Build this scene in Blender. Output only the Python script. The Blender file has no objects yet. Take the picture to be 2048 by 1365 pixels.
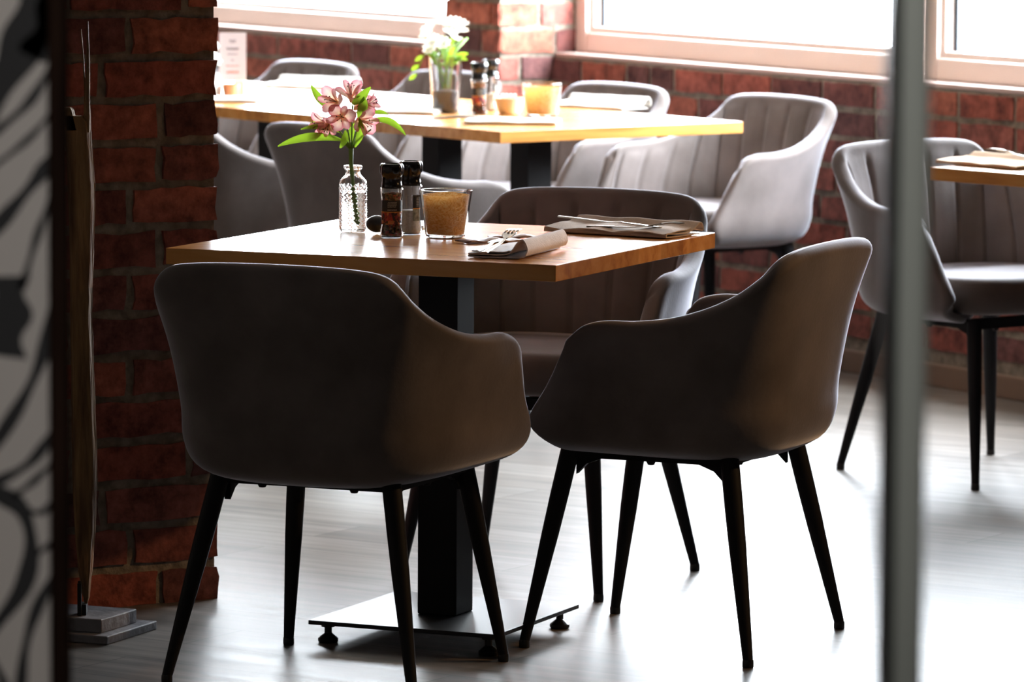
import bpy, math, random
import numpy as np
from mathutils import Matrix, Vector

# ------------------------------------------------------------------ camera, light, exposure
scene = bpy.context.scene
COL = scene.collection
PI = math.pi
camd = bpy.data.cameras.new('camera')
cam = bpy.data.objects.new('camera', camd)
COL.objects.link(cam)
camd.sensor_width = 36.0
camd.lens = 9730.0 / 2048 * 36
camd.clip_start = 0.1
camd.clip_end = 200
camd.dof.use_dof = True
camd.dof.focus_distance = 8.85
camd.dof.aperture_fstop = 8.5
cam.matrix_world = Matrix.Translation((0, 0, 1.5255)) @ Matrix.Rotation(PI / 2 - 0.1058, 4, 'X') @ Matrix.Rotation(0.0054, 4, 'Z')
scene.camera = cam
scene.view_settings.view_transform = 'Standard'
scene.view_settings.look = 'None'
scene.view_settings.gamma = 1.0
scene.view_settings.use_curve_mapping = False
scene.view_settings.exposure = 0.15

world = bpy.data.worlds.new('daylight')
scene.world = world
world.use_nodes = True
bg = world.node_tree.nodes['Background']
bg.inputs['Color'].default_value = (0.86, 0.93, 1.0, 1)
bg.inputs['Strength'].default_value = 48.0

# building frame: E1 points out through the window wall, E2 runs along it to the right
E1 = Vector((0.8534, 0.5213, 0)); E2 = Vector((0.5213, -0.8534, 0))
WALL_A = 0.929 * E1.x + 13.644 * E1.y          # room-side face of the window wall
def ab(a, b, z=0.0):
    v = E1 * a + E2 * b
    return Vector((v.x, v.y, z))
ROOM = Matrix(((E1.x, E2.x, 0, 0), (E1.y, E2.y, 0, 0), (0, 0, 1, 0), (0, 0, 0, 1)))  # (a, b, z) -> world (left handed)

def area(name, loc, size, size_y, direction, energy, color=(1, 1, 1), portal=False):
    l = bpy.data.lights.new(name, 'AREA'); l.shape = 'RECTANGLE'; l.size = size; l.size_y = size_y
    l.energy = energy; l.color = color
    o = bpy.data.objects.new(name, l); COL.objects.link(o); o.location = loc
    o.rotation_euler = Vector(direction).to_track_quat('-Z', 'Z').to_euler()
    if portal: l.cycles.is_portal = True
    return o
SILL = 0.826
WTOP = 2.35
WINS = [(-17.6, -15.32), (-15.3, -13.03), (-12.71, -10.93), (-10.90, -9.15)]
for b0, b1 in WINS:
    area('window_daylight', ab(WALL_A + 0.2, (b0 + b1) / 2, (SILL + WTOP) / 2 + 0.03), b1 - b0, WTOP - SILL, -E1, 1, portal=True)

def spot(name, loc, target, energy, color, angle, blend=0.5, radius=0.03):
    l = bpy.data.lights.new(name, 'SPOT'); l.energy = energy; l.color = color; l.spot_size = angle
    l.spot_blend = blend; l.shadow_soft_size = radius
    o = bpy.data.objects.new(name, l); COL.objects.link(o); o.location = loc
    o.rotation_euler = (Vector(target) - Vector(loc)).to_track_quat('-Z', 'Y').to_euler()
    return o
spot('track_spotlight_beam', (3.2, 8.75, 2.3), (0.3, 8.72, 0.5), 140, (1.0, 0.58, 0.26), math.radians(27), blend=.6)
spot('added_post_screen_fill', (0.0, 2.3, 2.6), (0.0, 4.1, 0.9), 90, (1.0, 0.96, 0.9), math.radians(46))  # added unseen lamp that brightens the door post and striped screen

# ------------------------------------------------------------------ helpers
def mat(name, color=(0.5, 0.5, 0.5), rough=0.5, metal=0.0, spec=0.5, **kw):
    m = bpy.data.materials.new(name); m.use_nodes = True
    b = m.node_tree.nodes['Principled BSDF']
    b.inputs['Base Color'].default_value = (*color, 1)
    b.inputs['Roughness'].default_value = rough
    b.inputs['Metallic'].default_value = metal
    b.inputs['Specular IOR Level'].default_value = spec
    for k, v in kw.items():
        b.inputs[k.replace('_', ' ')].default_value = v
    return m
def nd(m, t, **kw):
    n = m.node_tree.nodes.new(t)
    for k, v in kw.items(): setattr(n, k, v)
    return n
def lk(m, a, b): m.node_tree.links.new(a, b)
def bsdf(m): return m.node_tree.nodes['Principled BSDF']
def noise_color(m, c1, c2, scale=5, detail=4, stretch=(1, 1, 1), lo=0.35, hi=0.65, bump=0.0, bscale=None, coord='Object', rot=0):
    tc = nd(m, 'ShaderNodeTexCoord'); mp = nd(m, 'ShaderNodeMapping'); mp.inputs['Scale'].default_value = stretch
    mp.inputs['Rotation'].default_value = (0, 0, rot)
    lk(m, tc.outputs[coord], mp.inputs['Vector'])
    n = nd(m, 'ShaderNodeTexNoise'); n.inputs['Scale'].default_value = scale; n.inputs['Detail'].default_value = detail
    lk(m, mp.outputs['Vector'], n.inputs['Vector'])
    r = nd(m, 'ShaderNodeValToRGB'); r.color_ramp.elements[0].position = lo; r.color_ramp.elements[1].position = hi
    r.color_ramp.elements[0].color = (*c1, 1); r.color_ramp.elements[1].color = (*c2, 1)
    lk(m, n.outputs['Fac'], r.inputs['Fac']); lk(m, r.outputs['Color'], bsdf(m).inputs['Base Color'])
    if bump:
        n2 = n
        if bscale:
            n2 = nd(m, 'ShaderNodeTexNoise'); n2.inputs['Scale'].default_value = bscale; n2.inputs['Detail'].default_value = 3
            lk(m, mp.outputs['Vector'], n2.inputs['Vector'])
        bp = nd(m, 'ShaderNodeBump'); bp.inputs['Strength'].default_value = bump; bp.inputs['Distance'].default_value = 0.01
        lk(m, n2.outputs['Fac'], bp.inputs['Height']); lk(m, bp.outputs['Normal'], bsdf(m).inputs['Normal'])
    return r

class MB:
    def __init__(s): s.v = []; s.f = []; s.m = []; s.c = []
    def add(s, verts, faces, mi=0, tone=None, M=None):
        o = len(s.v)
        for p in verts:
            p = Vector(p)
            if M is not None: p = M @ p
            s.v.append(tuple(p)); s.c.append(tone if tone else (1, 1, 1))
        for f in faces: s.f.append(tuple(i + o for i in f)); s.m.append(mi)
        return s
    def box(s, x0, x1, y0, y1, z0, z1, mi=0, M=None, tone=None):
        v = [(x0, y0, z0), (x1, y0, z0), (x1, y1, z0), (x0, y1, z0), (x0, y0, z1), (x1, y0, z1), (x1, y1, z1), (x0, y1, z1)]
        return s.add(v, [(0, 3, 2, 1), (4, 5, 6, 7), (0, 1, 5, 4), (1, 2, 6, 5), (2, 3, 7, 6), (3, 0, 4, 7)], mi, tone, M)
    def lathe(s, prof, n=32, mi=0, M=None, cx=0, cy=0, rad=None):
        v = []; f = []
        for i, (r, z) in enumerate(prof):
            for k in range(n):
                a = 2 * PI * k / n
                rr = r if rad is None else rad(r, z, a)
                v.append((cx + rr * math.cos(a), cy + rr * math.sin(a), z))
        for i in range(len(prof) - 1):
            for k in range(n):
                k2 = (k + 1) % n
                f.append((i * n + k, i * n + k2, (i + 1) * n + k2, (i + 1) * n + k))
        if prof[0][0] > 1e-5: f.append(tuple(range(n - 1, -1, -1)))
        if prof[-1][0] > 1e-5: f.append(tuple((len(prof) - 1) * n + k for k in range(n)))
        return s.add(v, f, mi, None, M)
    def tube(s, pts, rads, n=12, mi=0, M=None, flat=1.0, up=(0, 0, 1)):
        pts = [Vector(p) for p in pts]
        if not hasattr(rads, '__len__'): rads = [rads] * len(pts)
        v = []; f = []
        for i, p in enumerate(pts):
            d = (pts[min(i + 1, len(pts) - 1)] - pts[max(i - 1, 0)]).normalized()
            u = Vector(up)
            if abs(d.dot(u)) > 0.95: u = Vector((1, 0, 0))
            a = d.cross(u).normalized(); b = a.cross(d).normalized()
            for k in range(n):
                t = 2 * PI * k / n
                v.append(p + (a * math.cos(t) + b * math.sin(t) * flat) * rads[i])
        for i in range(len(pts) - 1):
            for k in range(n):
                k2 = (k + 1) % n
                f.append((i * n + k, i * n + k2, (i + 1) * n + k2, (i + 1) * n + k))
        f.append(tuple(range(n - 1, -1, -1))); f.append(tuple((len(pts) - 1) * n + k for k in range(n)))
        return s.add(v, f, mi, None, M)
    def grid(s, P, mi=0, M=None, close_u=False):
        P = np.asarray(P); nu, nv = P.shape[:2]
        v = P.reshape(-1, 3); f = []
        for i in range(nu if close_u else nu - 1):
            i2 = (i + 1) % nu
            for j in range(nv - 1):
                f.append((i * nv + j, i2 * nv + j, i2 * nv + j + 1, i * nv + j + 1))
        return s.add([tuple(map(float, p)) for p in v], f, mi, None, M)
    def build(s, name, mats, parent=None, smooth=False, bevel=0, tones=False, subsurf=0, angle=None, loc=None, rotz=0):
        me = bpy.data.meshes.new(name); me.from_pydata(s.v, [], s.f)
        if not isinstance(mats, (list, tuple)): mats = [mats]
        for m in mats: me.materials.append(m)
        if len(mats) > 1: me.polygons.foreach_set('material_index', s.m)
        if smooth:
            me.polygons.foreach_set('use_smooth', [True] * len(s.f))
            if angle: me.set_sharp_from_angle(angle=math.radians(angle))
        if tones:
            at = me.attributes.new('tone', 'FLOAT_COLOR', 'POINT')
            at.data.foreach_set('color', [x for c in s.c for x in (*c, 1.0)])
        me.update()
        o = bpy.data.objects.new(name, me); COL.objects.link(o)
        if parent: o.parent = parent
        if loc is not None: o.location = loc
        if rotz: o.rotation_euler = (0, 0, rotz)
        if bevel:
            b = o.modifiers.new('bevel', 'BEVEL'); b.width = bevel; b.segments = 2; b.limit_method = 'ANGLE'; b.angle_limit = math.radians(40)
        if subsurf:
            b = o.modifiers.new('sub', 'SUBSURF'); b.levels = subsurf; b.render_levels = subsurf
        return o
def tag(o, label=None, cat=None, group=None, kind=None):
    if label: o['label'] = label
    if cat: o['category'] = cat
    if group: o['group'] = group
    if kind: o['kind'] = kind
    return o
def thing(name, label, cat, loc=(0, 0, 0), rotz=0, group=None):
    o = bpy.data.objects.new(name, None); COL.objects.link(o); o.location = loc; o.rotation_euler = (0, 0, rotz)
    o.empty_display_size = 0.1
    return tag(o, label, cat, group)
def dup(root, loc, rotz, label=None, group=None, cat=None):
    def rec(o, par):
        c = o.copy(); COL.objects.link(c)
        if par: c.parent = par
        for ch in list(kids.get(o.name, [])): rec(ch, c)
        return c
    kids = {}
    for o in COL.objects:
        if o.parent: kids.setdefault(o.parent.name, []).append(o)
    r = rec(root, None); r.location = loc; r.rotation_euler = (0, 0, rotz)
    if label: r['label'] = label
    if group: r['group'] = group
    return r
def catmull(P, n_per):
    """P: (k, ...) control points -> dense samples through them; n_per = list of params in [0, k-1]"""
    P = np.asarray(P, float); k = len(P); out = []
    for t in n_per:
        i = min(int(t), k - 2); u = t - i
        p0 = P[i - 1] if i > 0 else 2 * P[0] - P[1]
        p1 = P[i]; p2 = P[i + 1]
        p3 = P[i + 2] if i + 2 < k else 2 * P[-1] - P[-2]
        out.append(0.5 * (2 * p1 + (p2 - p0) * u + (2 * p0 - 5 * p1 + 4 * p2 - p3) * u * u + (3 * p1 - p0 - 3 * p2 + p3) * u ** 3))
    return np.array(out)

# ------------------------------------------------------------------ materials
M = {}
M['velvet'] = mat('velvet', (0.115, 0.092, 0.08), 0.75, spec=0.25, Sheen_Weight=1.0, Sheen_Roughness=0.35, Sheen_Tint=(0.86, 0.88, 1.0, 1))
noise_color(M['velvet'], (0.115, 0.095, 0.087), (0.19, 0.16, 0.152), scale=6, detail=6, bump=0.04, bscale=120)
M['metal'] = mat('black_powder_coated_metal', (0.010, 0.010, 0.012), 0.6, spec=.2)
M['cap'] = mat('black_plastic', (0.01, 0.01, 0.01), 0.3)
M['glossblack'] = mat('gloss_black_plastic', (0.006, 0.006, 0.007), 0.18, spec=0.6)
M['steel'] = mat('stainless_steel', (0.45, 0.44, 0.42), 0.28, 1.0)
M['wood'] = mat('oiled_oak', (0.5, 0.25, 0.09), 0.24, spec=0.3)
def wood(m, c1, c2, c3):
    tc = nd(m, 'ShaderNodeTexCoord'); mp = nd(m, 'ShaderNodeMapping'); mp.inputs['Scale'].default_value = (1.2, 14, 14)
    lk(m, tc.outputs['Object'], mp.inputs['Vector'])
    n = nd(m, 'ShaderNodeTexNoise'); n.inputs['Scale'].default_value = 2.2; n.inputs['Detail'].default_value = 6; n.inputs['Distortion'].default_value = .5
    lk(m, mp.outputs['Vector'], n.inputs['Vector'])
    r = nd(m, 'ShaderNodeValToRGB')
    r.color_ramp.elements[0].position = 0.3; r.color_ramp.elements[0].color = (*c1, 1)
    r.color_ramp.elements[1].position = 0.72; r.color_ramp.elements[1].color = (*c3, 1)
    e = r.color_ramp.elements.new(0.5); e.color = (*c2, 1)
    lk(m, n.outputs['Fac'], r.inputs['Fac'])
    # staves 0.1 m wide, each a slightly different tone
    sp = nd(m, 'ShaderNodeSeparateXYZ'); lk(m, tc.outputs['Object'], sp.inputs['Vector'])
    mu = nd(m, 'ShaderNodeMath', operation='MULTIPLY'); mu.inputs[1].default_value = 9.0; lk(m, sp.outputs['Y'], mu.inputs[0])
    fl = nd(m, 'ShaderNodeMath', operation='FLOOR'); lk(m, mu.outputs[0], fl.inputs[0])
    wn = nd(m, 'ShaderNodeTexWhiteNoise', noise_dimensions='1D'); lk(m, fl.outputs[0], wn.inputs['W'])
    mr = nd(m, 'ShaderNodeMapRange'); mr.inputs['To Min'].default_value = 0.78; mr.inputs['To Max'].default_value = 1.15; lk(m, wn.outputs['Value'], mr.inputs['Value'])
    mx = nd(m, 'ShaderNodeVectorMath', operation='SCALE'); lk(m, r.outputs['Color'], mx.inputs[0]); lk(m, mr.outputs['Result'], mx.inputs['Scale'])
    lk(m, mx.outputs['Vector'], bsdf(m).inputs['Base Color'])
    bp = nd(m, 'ShaderNodeBump'); bp.inputs['Strength'].default_value = 0.12; bp.inputs['Distance'].default_value = 0.002
    lk(m, n.outputs['Fac'], bp.inputs['Height']); lk(m, bp.outputs['Normal'], bsdf(m).inputs['Normal'])
wood(M['wood'], (0.48, 0.18, 0.04), (0.66, 0.29, 0.07), (0.75, 0.37, 0.11))
M['floor'] = mat('grey_vinyl_plank', (0.3, 0.28, 0.27), 0.33, spec=0.19)
def floor_mat(m):
    tc = nd(m, 'ShaderNodeTexCoord'); mp = nd(m, 'ShaderNodeMapping'); mp.inputs['Rotation'].default_value = (0, 0, math.radians(33))
    lk(m, tc.outputs['Object'], mp.inputs['Vector'])
    br = nd(m, 'ShaderNodeTexBrick'); br.inputs['Scale'].default_value = 1.0; br.inputs['Brick Width'].default_value = 1.2; br.inputs['Row Height'].default_value = 0.18
    br.inputs['Mortar Size'].default_value = 0.0015; br.inputs['Color1'].default_value = (0.10, 0.085, 0.073, 1); br.inputs['Color2'].default_value = (0.175, 0.155, 0.137, 1)
    br.inputs['Mortar'].default_value = (0.04, 0.035, 0.03, 1)
    lk(m, mp.outputs['Vector'], br.inputs['Vector'])
    m2 = nd(m, 'ShaderNodeMapping'); m2.inputs['Scale'].default_value = (1.5, 18, 1); lk(m, mp.outputs['Vector'], m2.inputs['Vector'])
    n = nd(m, 'ShaderNodeTexNoise'); n.inputs['Scale'].default_value = 1.6; n.inputs['Detail'].default_value = 6; lk(m, m2.outputs['Vector'], n.inputs['Vector'])
    mr = nd(m, 'ShaderNodeMapRange'); mr.inputs['From Min'].default_value = 0.3; mr.inputs['From Max'].default_value = 0.7; mr.inputs['To Min'].default_value = 0.5; mr.inputs['To Max'].default_value = 1.45
    lk(m, n.outputs['Fac'], mr.inputs['Value'])
    mx = nd(m, 'ShaderNodeVectorMath', operation='SCALE'); lk(m, br.outputs['Color'], mx.inputs[0]); lk(m, mr.outputs['Result'], mx.inputs['Scale'])
    lk(m, mx.outputs['Vector'], bsdf(m).inputs['Base Color'])
    r2 = nd(m, 'ShaderNodeMapRange'); r2.inputs['To Min'].default_value = 0.36; r2.inputs['To Max'].default_value = 0.5; lk(m, n.outputs['Fac'], r2.inputs['Value'])
    lk(m, r2.outputs['Result'], bsdf(m).inputs['Roughness'])
    bp = nd(m, 'ShaderNodeBump'); bp.inputs['Strength'].default_value = 0.08; bp.inputs['Distance'].default_value = 0.003
    lk(m, n.outputs['Fac'], bp.inputs['Height']); lk(m, bp.outputs['Normal'], bsdf(m).inputs['Normal'])
floor_mat(M['floor'])
M['brick'] = mat('rough_red_brick', (0.3, 0.08, 0.05), 0.88, spec=0.3)
def brick_mat(m):
    at = nd(m, 'ShaderNodeAttribute', attribute_name='tone')
    tc = nd(m, 'ShaderNodeTexCoord')
    n = nd(m, 'ShaderNodeTexNoise'); n.inputs['Scale'].default_value = 22; n.inputs['Detail'].default_value = 6; n.inputs['Roughness'].default_value = 0.7
    lk(m, tc.outputs['Object'], n.inputs['Vector'])
    r = nd(m, 'ShaderNodeValToRGB'); r.color_ramp.elements[0].position = 0.33; r.color_ramp.elements[0].color = (0.35, 0.3, 0.32, 1)
    r.color_ramp.elements[1].position = 0.66; r.color_ramp.elements[1].color = (1.25, 1.15, 1.1, 1)
    lk(m, n.outputs['Fac'], r.inputs['Fac'])
    mx = nd(m, 'ShaderNodeVectorMath', operation='MULTIPLY'); lk(m, at.outputs['Color'], mx.inputs[0]); lk(m, r.outputs['Color'], mx.inputs[1])
    lk(m, mx.outputs['Vector'], bsdf(m).inputs['Base Color'])
    n2 = nd(m, 'ShaderNodeTexNoise'); n2.inputs['Scale'].default_value = 70; n2.inputs['Detail'].default_value = 5
    lk(m, tc.outputs['Object'], n2.inputs['Vector'])
    bp = nd(m, 'ShaderNodeBump'); bp.inputs['Strength'].default_value = 0.6; bp.inputs['Distance'].default_value = 0.004
    lk(m, n2.outputs['Fac'], bp.inputs['Height']); lk(m, bp.outputs['Normal'], bsdf(m).inputs['Normal'])
brick_mat(M['brick'])
M['mortar'] = mat('mortar', (0.26, 0.22, 0.18), 0.95, spec=0.2)
noise_color(M['mortar'], (0.17, 0.14, 0.11), (0.3, 0.26, 0.21), scale=40, bump=0.5, bscale=90)
M['sill'] = mat('sill_mortar_highlight_tint', (.5, .38, .34), .8)  # mortar ledge with the window highlight put into its pale rose colour
M['plaster'] = mat('warm_grey_plaster', (0.15, 0.12, 0.10), 0.9)
M['darkplaster'] = mat('dark_brown_plaster', (0.18, 0.14, 0.11), 0.9)
M['ceiling'] = mat('ceiling_paint', (0.25, 0.21, 0.17), 0.9)
M['baseboard'] = mat('brown_baseboard', (0.2, 0.13, 0.09), 0.5)
M['pvc'] = mat('cream_window_profile', (0.78, 0.66, 0.6), 0.35)
M['seal'] = mat('dark_spacer_bar', (0.05, 0.07, 0.09), 0.5)
def pane_mat():
    m = bpy.data.materials.new('window_glass'); m.use_nodes = True; nt = m.node_tree; nt.nodes.clear()
    o = nt.nodes.new('ShaderNodeOutputMaterial'); mx = nt.nodes.new('ShaderNodeMixShader'); t = nt.nodes.new('ShaderNodeBsdfTransparent')
    g = nt.nodes.new('ShaderNodeBsdfGlossy'); g.inputs['Roughness'].default_value = 0.02; fr = nt.nodes.new('ShaderNodeFresnel'); fr.inputs['IOR'].default_value = 1.3
    nt.links.new(fr.outputs[0], mx.inputs['Fac']); nt.links.new(t.outputs[0], mx.inputs[1]); nt.links.new(g.outputs[0], mx.inputs[2]); nt.links.new(mx.outputs[0], o.inputs['Surface'])
    return m
M['pane'] = pane_mat()
M['glass'] = mat('clear_glass', (1, 1, 1), 0.03, Transmission_Weight=1.0, IOR=1.45)
M['napkin'] = mat('taupe_paper_napkin', (0.5, 0.42, 0.35), 0.9, spec=0.2)
noise_color(M['napkin'], (0.5, 0.41, 0.34), (0.62, 0.53, 0.46), scale=30, bump=0.15, bscale=250)
M['napkin_pale'] = mat('grey_paper_napkin', (0.5, 0.46, 0.46), 0.9, spec=0.2)
noise_color(M['napkin_pale'], (0.72, 0.68, 0.68), (0.82, 0.78, 0.78), scale=30, bump=0.15, bscale=250)
M['napkin_white'] = mat('white_paper_napkin', (0.72, 0.7, 0.66), 0.9, spec=0.2)
M['napkin_cream'] = mat('cream_paper_napkin', (0.72, 0.52, 0.36), 0.9, spec=0.2)

# ------------------------------------------------------------------ the room shell
def rbox(mb, a0, a1, b0, b1, z0, z1, mi=0):
    v = [ab(a, b, z) for z in (z0, z1) for a, b in ((a0, b0), (a0, b1), (a1, b1), (a1, b0))]
    return mb.add(v, [(0, 3, 2, 1), (4, 5, 6, 7), (0, 1, 5, 4), (1, 2, 6, 5), (2, 3, 7, 6), (3, 0, 4, 7)], mi)
def struct(name, mb, m, **kw):
    o = mb.build(name, m, **kw); o['kind'] = 'structure'; return o
A0, A1, B0, B1 = -2.6, WALL_A, -18.2, 2.2
CEIL = 2.75
struct('floor', rbox(MB(), A0 - .2, A1 + .3, B0 - .2, B1 + .2, -0.05, 0.0), M['floor'])
struct('ceiling', rbox(MB(), A0 - .2, A1 + .4, B0 - .2, B1 + .2, CEIL, CEIL + .1), M['ceiling'])
struct('wall_left', rbox(MB(), A0, A1 + .3, B0 - .2, B0, 0, CEIL), M['plaster'])
struct('wall_right', rbox(MB(), A0, A1 + .3, B1, B1 + .2, 0, CEIL), M['darkplaster'])
struct('wall_near', rbox(MB(), A0 - .2, A0, B0, B1, 0, CEIL), M['darkplaster'])

rng = np.random.RandomState(7)
TONES = [(0.34, 0.105, 0.078), (0.39, 0.13, 0.09), (0.27, 0.09, 0.072), (0.19, 0.075, 0.068), (0.43, 0.15, 0.10), (0.30, 0.11, 0.09), (0.16, 0.075, 0.072)]
def pick_tone():
    t = np.array(TONES[rng.randint(len(TONES))]) * (0.85 + 0.3 * rng.rand())
    return tuple(float(x) for x in t)
def brick(mb, x0, x1, y0, y1, z0, z1, F, rough=0.0028):
    """a hand-struck brick in frame F (x along wall, y out of wall, z up)"""
    nx, ny, nz = 7, 3, 4
    xs = np.linspace(-1, 1, nx); ys = np.linspace(-1, 1, ny); zs = np.linspace(-1, 1, nz)
    idx = {}; v = []; f = []
    hx, hy, hz = (x1 - x0) / 2, (y1 - y0) / 2, (z1 - z0) / 2
    ph = rng.rand(3, 4) * 6.28; fr = rng.uniform(20, 60, (3, 3))
    jit = rng.uniform(-0.003, 0.003, 3)
    def g(i, j, k):
        if (i, j, k) not in idx:
            p = np.array([xs[i] * hx, ys[j] * hy, zs[k] * hz])
            e = (abs(xs[i]) == 1) + (abs(ys[j]) == 1) + (abs(zs[k]) == 1)
            r = 0.004 * (e - 1)
            for q, h in enumerate((xs[i], ys[j], zs[k])):
                if abs(h) == 1: p[q] -= math.copysign(r, h)
            c = p + np.array([(x0 + x1) / 2, (y0 + y1) / 2, (z0 + z1) / 2])
            d = [math.sin(fr[q, 0] * c[0] + ph[q, 0]) * math.sin(fr[q, 1] * c[2] * 1.6 + ph[q, 1]) + 0.6 * math.sin(fr[q, 2] * 2.3 * (c[0] + c[2]) + ph[q, 2]) for q in range(3)]
            c = c + np.array(d) * rough * .6 + jit * .6 + rng.uniform(-0.0008, 0.0008, 3)
            idx[(i, j, k)] = len(v); v.append(F @ Vector(c))
        return idx[(i, j, k)]
    for i in range(nx - 1):
        for k in range(nz - 1):
            f.append((g(i, 0, k), g(i, 0, k + 1), g(i + 1, 0, k + 1), g(i + 1, 0, k)))
            f.append((g(i, ny - 1, k), g(i + 1, ny - 1, k), g(i + 1, ny - 1, k + 1), g(i, ny - 1, k + 1)))
    for i in range(nx - 1):
        for j in range(ny - 1):
            f.append((g(i, j, 0), g(i + 1, j, 0), g(i + 1, j + 1, 0), g(i, j + 1, 0)))
            f.append((g(i, j, nz - 1), g(i, j + 1, nz - 1), g(i + 1, j + 1, nz - 1), g(i + 1, j, nz - 1)))
    for j in range(ny - 1):
        for k in range(nz - 1):
            f.append((g(0, j, k), g(0, j + 1, k), g(0, j + 1, k + 1), g(0, j, k + 1)))
            f.append((g(nx - 1, j, k), g(nx - 1, j, k + 1), g(nx - 1, j + 1, k + 1), g(nx - 1, j + 1, k)))
    mb.add(v, f, 0, pick_tone())
COURSE = 0.0825
def brick_face(mb, F, L, z0, z1, phase=0.0, depth=0.05, out=0.005, ragged=(0, 0), rough=0.0028, corner=(0, 0)):
    """bricks over x in [0, L], face at y = 0 (+out), stretcher courses with random headers"""
    nz = int(round((z1 - z0) / COURSE))
    for r in range(nz):
        za = z0 + r * (z1 - z0) / nz; zb = za + (z1 - z0) / nz - 0.0175
        if zb > z1: break
        x = -(((r * 0.5 + phase) % 1) * 0.25) - rng.choice([0, 0.0, 0.06])
        while x < L - 0.01:
            w = 0.237 if rng.rand() > 0.16 else 0.112
            xa, xb = max(x, 0.0), min(x + w, L)
            if L - xb < 0.035 + 0.012 and xb < L: xb = L
            if xa - 0 < 0.03 and xa > 0: xa = 0
            if xb - xa > 0.025:
                xa2 = xa - (corner[0] + rng.uniform(-1, 1) * ragged[0] if xa == 0 else 0)
                xb2 = xb + (corner[1] + rng.uniform(-1, 1) * ragged[1] if xb == L else 0)
                brick(mb, xa2, xb2, -depth, out, za, zb, F, rough)
            x = xb + 0.0175
def frame(origin, xdir, ydir):
    z = Vector((0, 0, 1)); o = Vector(origin)
    return Matrix(((xdir.x, ydir.x, 0, o.x), (xdir.y, ydir.y, 0, o.y), (0, 0, 1, o.z), (0, 0, 0, 1)))

# --- window wall: parapet under the windows, pier between them, lintel above
REC = 0.080                                    # window plane set back behind the parapet face
COL_B0, COL_B1, COL_D = -13.03, -12.71, 0.19   # brick pier that projects into the room
mb = MB()
rbox(mb, A1 + 0.001, A1 + 0.30, B0, B1, 0, SILL - 0.012, 1)
rbox(mb, A1 + 0.10, A1 + 0.30, B0, B1, WTOP + 0.05, CEIL, 1)
for b0, b1 in ((B0, WINS[0][0] - .03), (WINS[3][1] + .03, B1)):
    rbox(mb, A1 + 0.006, A1 + 0.30, b0, b1, SILL - .02, WTOP + 0.05, 1)
rbox(mb, A1 + 0.006, A1 + 0.30, COL_B0, COL_B1, SILL - .02, WTOP + 0.05, 1)
F = frame(ab(A1, COL_B1 - 0.0), E2, -E1)
brick_face(mb, F, -COL_B1 - 5.8, 0.10, SILL, phase=0.3, rough=0.003)
F = frame(ab(A1, -18.0), E2, -E1)
brick_face(mb, F, 18.0 + COL_B0, 0.10, SILL, phase=0.1, rough=0.003)
struct('wall_back', mb, [M['brick'], M['mortar']], tones=True, smooth=True, angle=35)
# the projecting pier
mb = MB()
rbox(mb, A1 - COL_D + 0.002, A1 + 0.28, COL_B0 + .002, COL_B1 - .002, 0, CEIL, 1)
brick_face(mb, frame(ab(A1 - COL_D, COL_B0), E2, -E1), COL_B1 - COL_B0, 0.0, CEIL, phase=0.4, corner=(0, 0.004))
brick_face(mb, frame(ab(A1 - COL_D, COL_B1) , E1, E2), COL_D + REC + .06, 0.0, CEIL, phase=0.2, depth=0.05, out=0.006)
brick_face(mb, frame(ab(A1 + REC + .04, COL_B0), -E1, -E2), COL_D + REC + .04, 0.0, CEIL, phase=0.7, depth=0.05, out=0.006)
struct('wall_pier', mb, [M['brick'], M['mortar']], tones=True, smooth=True, angle=35)
struct('baseboard_back', rbox(MB(), A1 - 0.022, A1 + .004, COL_B1 + .0, B1, 0, 0.062), M['baseboard'], bevel=0.004)
struct('baseboard_back', rbox(MB(), A1 - 0.022, A1 + .004, B0, COL_B0, 0, 0.062), M['baseboard'], bevel=0.004)
struct('trim_1', rbox(MB(), A1 + 0.004, A1 + REC + .03, COL_B1 + .004, B1, SILL - .008, SILL + 0.004), M['sill'])
struct('trim_2', rbox(MB(), A1 + 0.004, A1 + REC + .03, B0, COL_B0 - .004, SILL - .008, SILL + 0.004), M['sill'])
for i, (b0, b1) in enumerate(WINS):
    n = 'window_%d' % (i + 1)
    w = bpy.data.objects.new(n, None); COL.objects.link(w); w['kind'] = 'structure'; w['label'] = 'white framed window over the brick parapet'
    z0, z1 = SILL + 0.004, WTOP + .03
    a0 = A1 + REC
    def ring(b0, b1, z0, z1, t, a0, a1, name, m, bev=0.004, bot=None):
        mb = MB(); bot = bot or t
        rbox(mb, a0, a1, b0, b0 + t, z0, z1); rbox(mb, a0, a1, b1 - t, b1, z0, z1)
        rbox(mb, a0, a1, b0 + t, b1 - t, z0, z0 + bot); rbox(mb, a0, a1, b0 + t, b1 - t, z1 - t, z1)
        return mb.build(name, m, w, bevel=bev)
    ring(b0, b1, z0, z1, 0.062, a0, a0 + .07, 'window_frame', M['pvc'])
    fr = ring(b0 + .058, b1 - .058, z0 + .058, z1 - .058, 0.022, a0 + .018, a0 + .075, 'glazing_bead', M['pvc'], 0.003)
    ring(b0 + .078, b1 - .078, z0 + .078, z1 - .078, 0.020, a0 + .046, a0 + .06, 'spacer_bar', M['seal'], 0, bot=.003)
    mb = MB(); v = [ab(a0 + .045, b0 + .07, z0 + .07), ab(a0 + .045, b1 - .07, z0 + .07), ab(a0 + .045, b1 - .07, z1 - .07), ab(a0 + .045, b0 + .07, z1 - .07)]
    mb.add(v, [(0, 1, 2, 3)]); mb.build('pane', M['pane'], w)

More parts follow.
